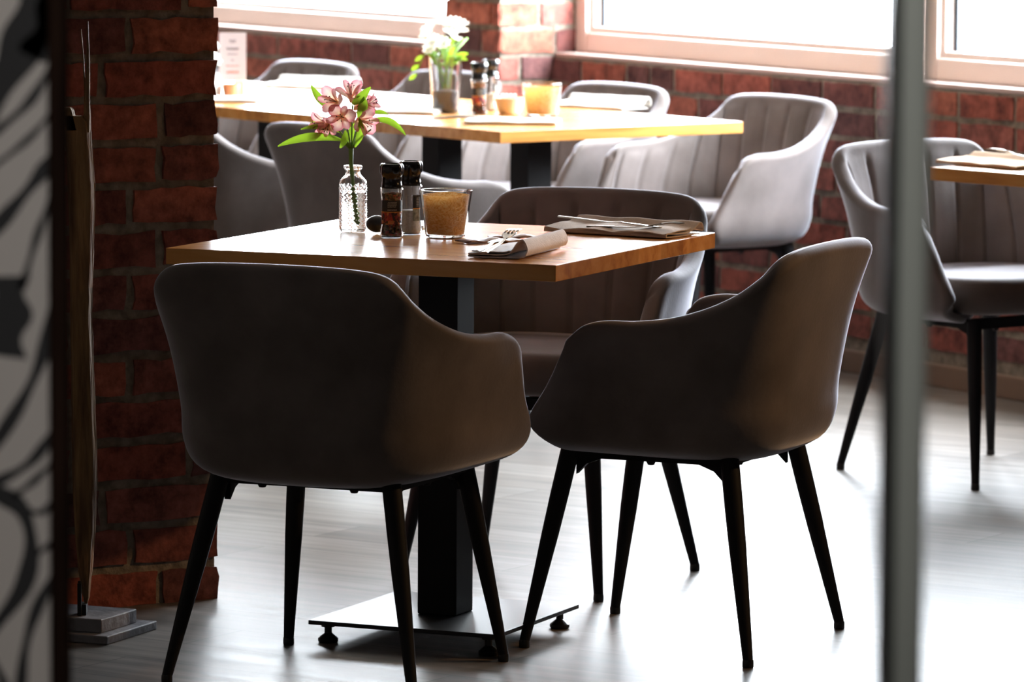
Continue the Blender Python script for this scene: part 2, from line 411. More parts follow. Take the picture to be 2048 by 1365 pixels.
# --- brick pillar at the left, in front of the tables
P0 = Vector((-0.585, 9.513, 0))
mb = MB()
PW, PD = 0.78, 0.50
mb_c = [P0 - E1 * x - E2 * y for x, y in ((PW, PD), (0.000, PD), (0.000, 0.002), (PW, 0.002))]
v = [Vector((p.x, p.y, z)) for z in (0, CEIL) for p in mb_c]
mb.add(v, [(0, 1, 2, 3), (7, 6, 5, 4), (0, 4, 5, 1), (1, 5, 6, 2), (2, 6, 7, 3), (3, 7, 4, 0)], 1)
Fp = frame(P0 - E1 * PW, E1, E2)
brick_face(mb, Fp, PW, 0.0, CEIL, phase=0.15, depth=0.06, out=0.004, ragged=(0, 0.004), rough=0.0045, corner=(0, 0.003))
brick_face(mb, frame(P0 - E2 * PD, E2, E1), PD - 0.05, 0.0, CEIL, phase=0.6, depth=0.05, out=0.002, rough=0.003)
struct('wall_pillar', mb, [M['brick'], M['mortar']], tones=True, smooth=True, angle=35)

# ------------------------------------------------------------------ the armchair
RIM = [(0, -.290, .768), (.08, -.289, .767), (.15, -.287, .764), (.200, -.283, .757), (.228, -.268, .740), (.241, -.238, .711), (.253, -.20, .684),
       (.266, -.15, .660), (.278, -.09, .642), (.286, -.02, .633), (.288, .045, .631), (.286, .088, .619), (.281, .112, .590)]
MID = [(0, -.245), (.07, -.243), (.13, -.238), (.172, -.224), (.200, -.200), (.221, -.168), (.238, -.128), (.252, -.08), (.263, -.02), (.270, .04), (.274, .10), (.275, .135), (.273, .163)]
BOT = [(0, -.185), (.05, -.183), (.10, -.176), (.135, -.162), (.158, -.138), (.174, -.108), (.185, -.072), (.194, -.03), (.201, .02), (.208, .07), (.214, .12), (.218, .15), (.222, .172)]
def col_pts(k):
    rx, ry, rz = RIM[k]; mx, my = MID[k]; bx, by = BOT[k]
    zb = 0.378 + 0.012 * (by + .185) / .357
    mid = np.array([mx, my, 0.50]); rim = np.array([rx, ry, rz]); bot = np.array([bx, by, zb])
    pts = [np.array([bx * .55, by * .62, zb + .004]), np.array([bx * .86, by * .9, zb])]
    p2 = bot + (mid - bot) * .60; p2[2] = zb + .018
    p3 = bot + (mid - bot) * .93; p3[2] = .437
    if k >= 10: p3[1] += .012 * (k - 9)
    if k >= 11: p2[1] += .008
    pts += [p2, p3, mid]
    h = rim[2] - .50
    q = mid + (rim - mid) * .40; q[2] = .50 + h * .5
    pts += [q]
    if k >= 11: pts[-1] = mid + (rim - mid) * .48
    pts += [rim]
    return pts
CTRL = [[p * np.array([-1, 1, 1]) for p in col_pts(k)] for k in range(12, 0, -1)] + [col_pts(k) for k in range(0, 13)]
CTRL = np.array(CTRL); CTRL[:, 6, 2] -= .004            # 25 x 7 x 3
NC = 24
def edge_params(n, end, fine=(0.0, .03, .07, .12, .2, .32)):
    a = list(np.linspace(0, end, n))
    return a
def sample_surface(us, vs):
    T = catmull(CTRL, us)                       # nu x 7 x 3
    S = catmull(np.transpose(T, (1, 0, 2)), vs)  # nv x nu x 3
    return np.transpose(S, (1, 0, 2))
def normals(S):
    du = np.gradient(S, axis=0); dv = np.gradient(S, axis=1)
    n = np.cross(du, dv); n /= np.linalg.norm(n, axis=2, keepdims=True) + 1e-12
    return n
def dist_profile(S, r):
    """distance along the surface to the rim (v end) and front edges (u ends)"""
    dv = np.linalg.norm(np.diff(S, axis=1), axis=2); dR = np.zeros(S.shape[:2])
    dR[:, :-1] = np.cumsum(dv[:, ::-1], axis=1)[:, ::-1]
    du = np.linalg.norm(np.diff(S, axis=0), axis=2)
    d0 = np.zeros(S.shape[:2]); d0[1:, :] = np.cumsum(du, axis=0)
    d1 = np.zeros(S.shape[:2]); d1[:-1, :] = np.cumsum(du[::-1, :], axis=0)[::-1, :]
    d = np.minimum(np.minimum(d0, d1), dR)
    x = np.clip(d / r, 0, 1)
    return np.sqrt(np.clip(1 - (1 - x) ** 2, 0, 1)), d
ends = [0, .012, .04, .09, .16, .26, .40, .6, .8]
us = np.array(ends + list(np.linspace(1, NC - 1, 200)) + [NC - e for e in ends[::-1]])
vs = np.array(list(np.linspace(0, 5, 26)) + [5.25, 5.45, 5.6, 5.72, 5.80, 5.86, 5.91, 5.95, 5.98, 5.993, 6.0])
S = sample_surface(us, vs)
Nn = normals(S)
# make the normals point outwards (away from the sitter)
ctr = np.array([0, 0.05, .6])
if (Nn[len(us) // 2, 25] @ (S[len(us) // 2, 25] - ctr)) < 0: Nn = -Nn
prof, dd = dist_profile(S, 0.017)
THK = 0.036
OUT = S + Nn * (prof * THK / 2)[..., None]
# flutes on the inner face: seams every ~8.5 cm of arc measured at mid height
arc = np.concatenate([[0], np.cumsum(np.linalg.norm(np.diff(S[:, 20], axis=0), axis=1))]); arc -= arc[-1] / 2
seam = 0.083
ph = (arc / seam + 0.5); dseam = np.abs(ph - np.round(ph)) * seam
groove = np.exp(-(dseam / 0.0032) ** 2) * 0.010 + (1 - np.cos(np.clip(dseam / (seam / 2), 0, 1) * PI)) * 0.0 
puff = 0.0045 * np.sqrt(np.clip(dseam / (seam / 2), 0, 1))
fade = np.clip((dd - 0.028) / 0.02, 0, 1)
inner_off = prof * THK / 2 + fade * (puff - groove)[:, None]
INN = S - Nn * inner_off[..., None]
v0 = 9                                          # inner face is hidden under the cushion below this row
def build_chair():
    t = thing('armchair', 'x', 'chair')
    mb = MB(); mb.grid(OUT)
    # underside pan closing the bottom between the lower edges
    low = OUT[:, 0]; c = low.mean(axis=0)
    n = len(low); mb.add([tuple(map(float, p)) for p in low] + [tuple(map(float, c))], [(i, i + 1, n) for i in range(n - 1)] + [(n - 1, 0, n)])
    mb.build('shell', M['velvet'], t, smooth=True)
    mb = MB(); mb.grid(INN[:, v0:][:, ::-1]); mb.build('backrest', M['velvet'], t, smooth=True)
    # seat cushion: superellipse slab between the arms
    rows = []
    prof_z = [(0.80, .392), (.93, .394), (.985, .405), (1.0, .425), (1.0, .445), (.985, .462), (.95, .473), (.88, .478), (.6, .481), (.3, .482), (0.02, .482)]
    nA = 72
    for s_, z in prof_z:
        ring = []
        for k in range(nA):
            a = 2 * PI * k / nA; ca, sa = math.cos(a), math.sin(a)
            e = 3.4
            rr = (abs(ca) ** e + abs(sa) ** e) ** (-1 / e)
            x = .238 * rr * ca; y = .220 * rr * sa + .0
            y += 0.02 + 0.012 * (1 - (x / .24) ** 2) * (1 if sa > 0 else 0)
            x *= (0.93 + 0.10 * (y + .2) / .44)
            zz = z - (0.010 if s_ < 0.9 and z > .47 and y < 0 else 0) * min(1, -y / .2 if y < 0 else 0)
            ring.append((x * s_, 0.02 + (y - .02) * s_, zz))
        rows.append(ring)
    P = np.transpose(np.array(rows), (1, 0, 2))
    mb = MB(); mb.grid(P, close_u=True); mb.build('seat', M['velvet'], t, smooth=True)
    # steel frame under the shell
    mb = MB()
    for y in (-.145, .15): mb.box(-.175, .175, y - .014, y + .014, .357, .380)
    for x in (-.165, .165): mb.box(x - .012, x + .012, -.15, .155, .358, .3795)
    for sx in (-1, 1):
        for y, d in ((-.145, 1), (.15, -1)):       # curved gussets at the corners
            mb.add([(sx * .165, y, .36), (sx * .165, y + d * .06, .36), (sx * .165, y + d * .02, .345), (sx * .165, y, .325),
                    (sx * .153, y, .36), (sx * .153, y + d * .06, .36), (sx * .153, y + d * .02, .345), (sx * .153, y, .325)],
                   [(0, 1, 2, 3), (7, 6, 5, 4), (0, 4, 5, 1), (1, 5, 6, 2), (2, 6, 7, 3), (3, 7, 4, 0)])
    for x, y in ((-.09, .15), (.09, .15), (-.09, -.145), (.09, -.145), (-.165, 0), (.165, 0)): mb.lathe([(0.0, .350), (.006, .351), (.009, .357)], 12, cx=x, cy=y)
    mb.build('seat_frame', M['metal'], t)
    for sx in (-1, 1):
        for (y0, xf, yf) in ((.160, .218, .230), (-.155, .240, -.225)):
            top = Vector((sx * .166, y0, .379)); ft = Vector((sx * xf, yf, 0.012))
            d = ft - top
            mb = MB(); mb.tube([top, top + d * .25, top + d * .45, top + d * .7, top + d * .97, ft], [.0175, .0172, .0160, .0130, .0098, .0094], 18)
            lg = mb.build('leg', M['metal'], t, smooth=True, angle=50)
            mb = MB(); mb.lathe([(.0096, 0.0), (.0104, .002), (.0104, .010), (.0098, .015)], 16, cx=ft.x, cy=ft.y); mb.build('foot_cap', M['cap'], lg, smooth=True, angle=50)
    return t
chair0 = build_chair()
CH = [  # x, y, facing angle in degrees, label, group
    (-.303, 8.675, 67, 'grey-brown velvet armchair seen from behind, in front of the near table beside the brick pillar', 'armchairs around the near table'),
    (.325, 9.06, 156, 'dark brown velvet armchair turned side on at the right edge of the near table', 'armchairs around the near table'),
    (.068, 9.80, -114, 'brown velvet armchair with fluted back facing us behind the near table', 'armchairs around the near table'),
    (-.269, 12.35, 37, 'dark grey armchair seen from behind, right behind the vase of pink flowers', 'armchairs at the long back table'),
    (-.72, 12.95, 37, 'dark grey armchair half hidden by the brick pillar, its arm sloping down to the right', 'armchairs at the long back table'),
    (.53, 13.45, 217, 'silvery grey fluted armchair at the right end of the long back table, near the parapet', 'armchairs at the long back table'),
    (.086, 14.04, 217, 'silvery armchair behind the amber candle glass on the back table', 'armchairs at the long back table'),
    (-.40, 14.69, 217, 'silvery armchair behind the glass of white flowers on the back table', 'armchairs at the long back table'),
    (-.85, 15.29, 217, 'silvery armchair back above the folded napkin, just right of the menu card', 'armchairs at the long back table'),
    (-1.29, 15.88, 217, 'pale armchair at the pillar edge, left of the white menu card', 'armchairs at the long back table'),
    (1.112, 11.47, -53.5, 'brown-grey fluted armchair behind the grey metal post, at the table on the right', 'armchair at the right table'),
]
for i, (x, y, a, lab, grp) in enumerate(CH):
    rz = math.radians(a) - PI / 2
    if i == 0:
        c = chair0; c.location = (x, y, 0); c.rotation_euler = (0, 0, rz); c['label'] = lab; c['group'] = grp
    else: c = dup(chair0, (x, y, 0), rz, lab, grp)
    if i > 1: c.scale = (1, 1, 1.018)

# ------------------------------------------------------------------ tables
def table(label, cx, cy, yaw, lx, ly, cols, plate, top=0.75, thick=0.03, group=None, plates=True):
    t = thing('dining_table', label, 'table', (cx, cy, 0), yaw, group)
    mb = MB(); mb.box(-lx / 2, lx / 2, -ly / 2, ly / 2, top - thick, top); mb.build('tabletop', M['wood'], t, bevel=0.0015)
    for (x, y) in cols:
        mb = MB(); mb.box(x - .04, x + .04, y - .04, y + .04, .044, top - thick - .006); c = mb.build('column', M['metal'], t, bevel=0.003)
        mb = MB(); mb.box(x - .15, x + .15, y - .15, y + .15, top - thick - .006, top - thick)
        for sx in (-1, 1):
            for sy in (-1, 1): mb.lathe([(0.0, top - thick - .009), (.005, top - thick - .008), (.006, top - thick - .006)], 10, cx=x + sx * .12, cy=y + sy * .12)
        mb.build('mounting_plate', M['metal'], t)
    px, py, ox, oy = plate
    mb = MB(); mb.box(ox - px / 2, ox + px / 2, oy - py / 2, oy + py / 2, .036, .044); bp = mb.build('base_plate', M['baseplate'], t, bevel=0.0012)
    for sx in (-1, 1):
        for sy in (-1, 1):
            mb = MB(); mb.lathe([(.017, 0), (.019, .003), (.019, .008), (.012, .014), (.007, .018), (.007, .030), (.013, .030), (.013, .0365)], 18, cx=ox + sx * (px / 2 - .028), cy=oy + sy * (py / 2 - .028))
            mb.build('levelling_foot', M['cap'], t, smooth=True, angle=40)
    return t
M['baseplate'] = mat('brushed_black_steel', (0.02, 0.021, 0.024), 0.38, 0.0, spec=.35)
T1 = (-.1237, 9.0889, -.412)
table('square oak table with the pink flower vase on one black column', T1[0], T1[1], T1[2], .778, .778, [(-.0, -.0)], (.385, .39, 0, 0))
Y2 = math.radians(37)
table('long oak table with white flowers and amber candle glass on two black columns', -.073, 13.05, Y2, .80, 1.195, [(0, -.2), (0, .2)], (.42, .75, 0, 0), group='long back tables')
table('oak table joined to the far left end of the back table, under the menu card', -.793, 14.01, Y2, .80, 1.195, [(0, -.2), (0, .2)], (.42, .75, 0, 0), group='long back tables')
Y3 = math.radians(-48)
table('oak table at the right picture edge behind the metal post', 1.653, 10.95, Y3, 1.2, .80, [(.2, 0), (-.05, 0)], (.75, .42, .08, 0))

# ------------------------------------------------------------------ flower vase on the near table
def glass_shell(prof_out, th, n=64, rad=None):
    """closed vessel wall: outer profile up, inner profile down"""
    inner = [(max(r - th, 0.0005), z) for r, z in prof_out[::-1] if z > prof_out[0][1] + th]
    inner.append((0.0005, prof_out[0][1] + th * 1.5))
    mb = MB(); mb.lathe([(0.0005, prof_out[0][1])] + prof_out + inner, n, rad=rad)
    return mb
TOP = 0.751
VX, VY = -.305, 9.262
t = thing('glass_vase', 'small clear glass bottle vase with diamond relief holding pink flowers', 'vase', (VX, VY, TOP))
zz = [0.0, .002] + list(np.linspace(.006, .092, 40)) + [.097, .102, .107, .111, .115, .119, .1195, .122, .1245, .126]
def vr(z):
    if z < .006: return .0235 + z * .4
    if z <= .092: return .0265
    pts = [(.092, .0268), (.099, .0245), (.106, .0165), (.112, .0135), (.118, .0135), (.1192, .0165), (.1215, .0178), (.1245, .0178), (.1265, .016)]
    for (a, ra), (b_, rb) in zip(pts, pts[1:]):
        if a <= z <= b_: return ra + (rb - ra) * (z - a) / (b_ - a)
    return .016
def vrad(r, z, a):
    if .008 < z < .090 and r > .0255:
        u = a * 16 / (2 * PI); w = z / .0092
        d = abs(((u + w) % 1) - .5) + abs(((u - w) % 1) - .5)
        return r + 0.0022 * (d - .5)
    return r
glass_shell([(vr(z), z) for z in zz], .0022, 128, vrad).build('vase_body', M['glass'], t, smooth=True, angle=30)
M['water'] = mat('water', (1, 1, 1), 0.0, Transmission_Weight=1.0, IOR=1.33)
MB().lathe([(0.0005, .0045), (.0225, .0045), (.0232, .008), (.0234, .075), (.0005, .075)], 48).build('water', M['water'], t, smooth=True, angle=40)

M['stem'] = mat('green_stem', (0.16, 0.33, 0.05), 0.5, Subsurface_Weight=0.0)
def leafy(name, c, tr):
    m = bpy.data.materials.new(name); m.use_nodes = True; nt = m.node_tree
    b = nt.nodes['Principled BSDF']; b.inputs['Base Color'].default_value = (*c, 1); b.inputs['Roughness'].default_value = .45
    t = nt.nodes.new('ShaderNodeBsdfTranslucent'); t.inputs['Color'].default_value = (*tr, 1)
    mx = nt.nodes.new('ShaderNodeMixShader'); mx.inputs['Fac'].default_value = .5
    nt.links.new(b.outputs[0], mx.inputs[1]); nt.links.new(t.outputs[0], mx.inputs[2]); nt.links.new(mx.outputs[0], nt.nodes['Material Output'].inputs['Surface'])
    return m
M['leaf'] = leafy('green_leaf', (0.10, 0.19, 0.015), (0.27, 0.45, 0.025))
def petal_mat(name, base, tip, throat):
    m = leafy(name, base, base); nt = m.node_tree
    at = nt.nodes.new('ShaderNodeAttribute'); at.attribute_name = 'tone'
    mx = at
    for n in nt.nodes:
        if n.type == 'BSDF_PRINCIPLED': nt.links.new(at.outputs['Color'], n.inputs['Base Color'])
        if n.type == 'BSDF_TRANSLUCENT': nt.links.new(at.outputs['Color'], n.inputs['Color'])
    return m
M['petal'] = petal_mat('petal', (0.8, .5, .5), None, None)
M['anther'] = mat('dark_anther', (0.12, 0.04, 0.03), 0.6)
def blade(mb, p0, p1, width, bend=(0, 0, 0), up=(0, -1, 0), n=9, cup=0.0, tones=None, tipw=0.0, curl=0.0):
    """a leaf or petal: curved spine p0->p1 with width profile; tones(t, s)->colour"""
    p0, p1 = Vector(p0), Vector(p1); b = Vector(bend); d = (p1 - p0).normalized(); side = d.cross(Vector(up)).normalized(); nrm = side.cross(d).normalized()
    o = len(mb.v); m_ = 5
    for i in range(n + 1):
        t = i / n; c = p0.lerp(p1, t) + b * 4 * t * (1 - t) + nrm * curl * t * t
        w = width * (math.sin(PI * min(1, t * .93 + .04)) ** .8 if tipw == 0 else (t ** .8 * (1 - max(0, (t - .75) / .25) ** 2 * .75) + .12))
        for j in range(m_):
            s = (j / (m_ - 1) - .5) * 2
            mb.v.append(tuple(c + side * w * s * .5 + nrm * cup * w * (s * s - .5)))
            mb.c.append(tones(t, abs(s)) if tones else (1, 1, 1))
    for i in range(n):
        for j in range(m_ - 1):
            a = o + i * m_ + j; mb.f.append((a, a + 1, a + m_ + 1, a + m_)); mb.m.append(0)
K = 0.000951                                     # metres per photograph pixel at the vase
def fl(px, py, dy=0.0): return Vector(((px - 702) * K, dy, (468 - py) * K))
t = thing('alstroemeria', 'pink alstroemeria sprig with long green leaves standing in the small glass vase', 'flower', (VX, VY, TOP))
mb = MB(); mb.tube([fl(708, 452, .006), fl(704, 400), fl(698, 330), fl(698, 300)], [.0030, .0034, .0042, .0048], 10)
for (x, y, d) in ((672, 262, -.01), (690, 250, -.02), (640, 262, -.01), (712, 268, .01), (738, 262, -.015), (700, 215, .02), (655, 238, .015), (718, 232, .02)):
    mb.tube([fl(698, 304), fl((698 * 2 + x) / 3, 285, d * .4), fl(x, y, d)], [.0022, .0017, .0014], 8)
mb.tube([fl(616, 222, -.005), fl(608, 212, -.008), fl(594, 205, -.01)], [.0004, .0003, .0002], 5)
mb.build('stem', M['stem'], t, smooth=True)
LV = [((684, 285), (553, 295), .0155, (0, 0, .012), -.035), ((680, 270), (598, 262), .010, (0, 0, .008), -.02), ((690, 262), (615, 252), .011, (0, 0, .006), .02),
      ((672, 228), (617, 176), .015, (-.006, 0, -.004), .02), ((668, 240), (645, 215), .008, (0, 0, 0), .03), ((700, 212), (738, 176), .016, (0, 0, -.003), -.03),
      ((712, 240), (725, 196), .017, (.003, 0, 0), -.02), ((735, 244), (808, 273), .0125, (.004, 0, .012), -.02), ((740, 230), (772, 233), .008, (0, 0, .003), .01),
      ((706, 298), (716, 238), .013, (.006, 0, 0), -.03), ((676, 300), (688, 262), .012, (.004, 0, .0), -.035), ((696, 296), (706, 250), .012, (-.004, 0, 0), .02)]
for (a, b_, w, bend, dy) in LV:
    mb = MB(); blade(mb, fl(*a, dy * .3), fl(*b_, dy), w * 1.1, bend, up=(0.15, -1, .35), n=12, cup=.18)
    o = mb.build('leaf', M['leaf'], t, smooth=True)
def blossom(px, py, dy, facing, size, seed):
    r = random.Random(seed)
    c = fl(px, py, dy); f = Vector(facing).normalized()
    a = f.cross(Vector((0, 0, 1))).normalized(); b_ = a.cross(f).normalized()
    base = c - f * size * .55
    mb = MB()
    def tn_outer(t, s):
        k = min(1, t * 1.1); e = max(0, s - .3) * 1.1
        pink = np.array((0.82, 0.20, 0.27)); pale = np.array((0.92, 0.62, 0.59)); yel = np.array((0.78, 0.62, 0.24))
        col = yel * (1 - k) + pale * k
        col = col * (1 - min(1, e + max(0, t - .75) * 2)) + pink * min(1, e + max(0, t - .75) * 2)
        return tuple(float(x) for x in col)
    for q in range(6):
        an = q * PI / 3 + r.uniform(-.1, .1) + seed
        out = a * math.cos(an) + b_ * math.sin(an)
        big = q % 2 == 0
        tip = c + out * size * (.62 if big else .52) * r.uniform(.9, 1.1) + f * size * (.25 if big else .38)
        blade(mb, base, tip, size * (.62 if big else .36), bend=-out * size * .10 + f * size * .05, up=f + out * .2, n=9, cup=.16, tones=tn_outer, tipw=1, curl=-size * .05)
    fo = mb.build('blossom', M['petal'], t, smooth=True, tones=True)
    mb = MB()
    for q in range(5):
        an = q * 1.25 + seed; out = a * math.cos(an) + b_ * math.sin(an)
        e = c + f * size * .42 + out * size * .14
        mb.tube([base + f * size * .2, c + f * size * .15 + out * size * .06, e], [.0005, .0004, .0004], 5)
        mb.tube([e - out * .001, e + out * .0015], [.0011, .0009], 6)
    mb.build('stamens', M['anther'], fo, smooth=True)
for q, (px, py, dy, fc, sz) in enumerate([(662, 204, -.02, (-.5, -.8, .2), .044), (697, 190, .01, (0, -.55, .8), .044), (679, 236, -.03, (-.1, -1, -.05), .046),
        (724, 246, -.02, (.6, -.8, -.15), .046), (638, 252, -.01, (-.85, -.5, -.1), .040), (716, 212, .015, (.5, -.5, .5), .040), (736, 212, .025, (.8, -.3, .3), .034), (652, 256, -.02, (-.3, -.9, -.5), .032)]):
    blossom(px, py, dy, fc, sz, q + 1)

# ------------------------------------------------------------------ pepper and salt mills
M['pepper'] = mat('mixed_peppercorns', (0.1, 0.05, 0.03), 0.7)
def corns(m, cols, scale):
    tc = nd(m, 'ShaderNodeTexCoord'); v = nd(m, 'ShaderNodeTexVoronoi'); v.inputs['Scale'].default_value = scale; lk(m, tc.outputs['Object'], v.inputs['Vector'])
    r = nd(m, 'ShaderNodeValToRGB'); r.color_ramp.interpolation = 'CONSTANT'
    while len(r.color_ramp.elements) < len(cols): r.color_ramp.elements.new(.5)
    for i, c in enumerate(cols): r.color_ramp.elements[i].position = i / len(cols); r.color_ramp.elements[i].color = (*c, 1)
    sp = nd(m, 'ShaderNodeSeparateColor'); lk(m, v.outputs['Color'], sp.inputs['Color']); lk(m, sp.outputs[0], r.inputs['Fac']); lk(m, r.outputs['Color'], bsdf(m).inputs['Base Color'])
    bp = nd(m, 'ShaderNodeBump'); bp.inputs['Strength'].default_value = .8; bp.inputs['Distance'].default_value = .003; bp.invert = True
    lk(m, v.outputs['Distance'], bp.inputs['Height']); lk(m, bp.outputs['Normal'], bsdf(m).inputs['Normal'])
corns(M['pepper'], [(.05, .03, .02), (.22, .09, .03), (.35, .04, .03), (.02, .015, .012), (.3, .2, .1), (.12, .05, .02)], 260)
M['labelpic'] = mat('printed_pepper_picture', (.3, .05, .03), .5)
corns(M['labelpic'], [(.45, .05, .03), (.12, .02, .03), (.6, .22, .08), (.05, .02, .02), (.3, .04, .05), (.08, .03, .03)], 170)
M['labelblack'] = mat('black_label', (0.012, 0.012, 0.012), .45)
M['labelorange'] = mat('orange_label_stripe', (0.75, 0.3, 0.04), .5)
M['labeltext'] = mat('pale_label_print', (0.5, 0.48, 0.42), .6)
M['salt'] = mat('white_salt', (.82, .8, .76), .8)
noise_color(M['salt'], (.72, .7, .66), (.9, .88, .85), scale=300)
M['labelgrey'] = mat('grey_label_picture', (.25, .27, .22), .6)
noise_color(M['labelgrey'], (.12, .13, .1), (.5, .5, .4), scale=90)
def arcband(mb, r, z0, z1, a0, a1, mi=0, n=20):
    P = [[(r * math.cos(a0 + (a1 - a0) * i / n), r * math.sin(a0 + (a1 - a0) * i / n), z) for z in (z0, z1)] for i in range(n + 1)]
    mb.grid(P, mi)
def mill(label, x, y, kind, group, rz=0.0, s=1.0):
    t = thing('spice_mill', label, 'spice mill', (x, y, TOP), rz, group)
    pr = [(.0185, 0), (.0215, .002), (.0220, .006), (.0212, .012), (.0195, .022), (.0185, .035), (.0185, .055), (.0195, .072), (.0212, .084), (.0218, .089), (.0215, .092), (.0195, .094), (.0190, .0945)]
    glass_shell(pr, .0018, 48).build('jar', M['glass'], t, smooth=True, angle=40)
    fill = [(0.0005, .0035), (.0180, .0035), (.0195, .007), (.0188, .013), (.0172, .022), (.0163, .035), (.0163, .054)]
    if kind == 'pepper': fill += [(.0172, .071), (.0186, .083), (.0005, .086)]
    else: fill += [(.0163, .045), (.0163, .0455), (.0005, .0475)]; fill = [p for i, p in enumerate(fill) if not (p[1] == .054)]
    MB().lathe(fill, 40).build('contents', M['pepper'] if kind == 'pepper' else M['salt'], t, smooth=True, angle=40)
    # grinder cap: skirt, neck, lobed crown
    def lob(r, z, a): return r * (1 + (.035 * math.cos(8 * a) if z > .118 else 0))
    mb = MB(); mb.lathe([(.0005, .092), (.0188, .092), (.0192, .094), (.0192, .101), (.0186, .102), (.0186, .113), (.0192, .1145), (.0212, .118), (.0222, .122), (.0222, .132), (.0212, .136), (.0190, .1385), (.0165, .139), (.0150, .1372), (.0005, .1372)], 64, rad=lob)
    mb.build('grinder_cap', M['glossblack'], t, smooth=True, angle=35)
    R_ = .0193
    mb = MB()
    a0, a1 = -PI * .98, -PI * .02
    if kind == 'pepper':
        arcband(mb, R_ + .0001, .049, .070, a0, a1, 0); arcband(mb, R_ + .0002, .0475, .049, a0, a1, 1); arcband(mb, R_, .0245, .0475, a0, a1, 2)
        lab = mb.build('label', [M['labelblack'], M['labelorange'], M['labelpic']], t, smooth=True)
        mb = MB(); q = random.Random(3)
        for row, zt in enumerate((.0665, .0642, .0619, .0596, .0573, .0532, .0515)):
            a = -PI * .62 if row else -PI * .60; end = -PI * .32 - q.random() * .15
            while a < end:
                w = q.uniform(.05, .16); arcband(mb, R_ + .0004, zt - .0004, zt + .0004, a, min(a + w, end), 0, 3); a += w + .035
        mb.build('label_print', M['labeltext'], lab)
    else:
        arcband(mb, R_ + .0001, .050, .075, -PI * .42, -PI * .12, 0); arcband(mb, R_ + .0002, .0485, .050, -PI * .42, -PI * .12, 1); arcband(mb, R_, .0255, .0485, -PI * .42, -PI * .12, 2)
        arcband(mb, R_ + .0001, .045, .075, -PI * .98, -PI * .80, 2)
        lab = mb.build('label', [M['labelblack'], M['labelorange'], M['labelgrey']], t, smooth=True)
        mb = MB()
        for zt in (.0535, .0565, .0595, .0625, .0655, .0685): arcband(mb, R_ + .0004, zt, zt + .0011, -PI * .30, -PI * .20, 0, 4)
        mb.build('label_print', M['labeltext'], lab)
    return t
mill('glass pepper mill with black grinder cap and red peppercorn label on the near table', -.228, 9.140, 'pepper', 'spice mills on the near table')
mill('glass salt mill with black cap, half full, tucked behind the pepper mill', -.194, 9.215, 'salt', 'spice mills on the near table')
# stones and small bits next to the mills
M['pebble'] = mat('dark_pebble', (.03, .03, .032), .35)
mb = MB(); P = []
for i in range(24):
    a = 2 * PI * i / 24
    P.append([(.0215 * math.cos(a) * math.sin(b_) , .019 * math.sin(a) * math.sin(b_), .0165 - .0165 * math.cos(b_)) for b_ in np.linspace(.02, PI - .02, 14)])
mb.grid(P, close_u=True); tag(mb.build('pebble', M['pebble'], smooth=True, loc=(-.258, 9.235, TOP)), 'round dark pebble with a bright rim behind the pepper mill', 'pebble')
M['wrapper'] = mat('clear_crumpled_wrapper', (.8, .8, .82), .2, .3)
mb = MB(); rg = random.Random(5); P = []
for i in range(12):
    P.append([(.016 * (i / 11 - .5) * 2, .011 * (j / 7 - .5) * 2, .004 + .014 * rg.random() * math.sin(PI * (i + .5) / 12) * math.sin(PI * (j + .5) / 8)) for j in range(8)])
mb.grid(P); o = mb.build('sweet_wrapper', M['wrapper'], loc=(-.166, 9.275, TOP - .002)); sm = o.modifiers.new('s', 'SOLIDIFY'); sm.thickness = .0008
tag(o, 'small crumpled silvery wrapper between the salt mill and the amber candle glass', 'wrapper')

# ------------------------------------------------------------------ amber candle glass
M['amber'] = mat('amber_crackle_glass', (0.62, 0.36, 0.10), .35, .25, spec=.7)
def crackle(m, c1, c2, c3):
    tc = nd(m, 'ShaderNodeTexCoord'); n = nd(m, 'ShaderNodeTexNoise'); n.inputs['Scale'].default_value = 75; n.inputs['Detail'].default_value = 8; n.inputs['Distortion'].default_value = 4
    mp = nd(m, 'ShaderNodeMapping'); mp.inputs['Scale'].default_value = (.8, .8, 1.4); lk(m, tc.outputs['Object'], mp.inputs['Vector']); lk(m, mp.outputs[0], n.inputs['Vector'])
    r = nd(m, 'ShaderNodeValToRGB'); r.color_ramp.elements[0].position = .38; r.color_ramp.elements[0].color = (*c1, 1); r.color_ramp.elements[1].position = .62; r.color_ramp.elements[1].color = (*c3, 1)
    e = r.color_ramp.elements.new(.5); e.color = (*c2, 1)
    lk(m, n.outputs['Fac'], r.inputs['Fac']); lk(m, r.outputs['Color'], bsdf(m).inputs['Base Color'])
    bp = nd(m, 'ShaderNodeBump'); bp.inputs['Strength'].default_value = .9; bp.inputs['Distance'].default_value = .002; lk(m, n.outputs['Fac'], bp.inputs['Height']); lk(m, bp.outputs['Normal'], bsdf(m).inputs['Normal'])
crackle(M['amber'], (.66, .33, .08), (.95, .66, .3), (1.0, .95, .82))
nt = M['amber'].node_tree; tl = nt.nodes.new('ShaderNodeBsdfTranslucent'); tl.inputs['Color'].default_value = (.9, .66, .33, 1); mx = nt.nodes.new('ShaderNodeMixShader'); mx.inputs['Fac'].default_value = .45
nt.links.new(nt.nodes['Principled BSDF'].outputs[0], mx.inputs[1]); nt.links.new(tl.outputs[0], mx.inputs[2]); nt.links.new(mx.outputs[0], nt.nodes['Material Output'].inputs['Surface'])
M['wax'] = mat('white_wax', (.85, .82, .72), .6)
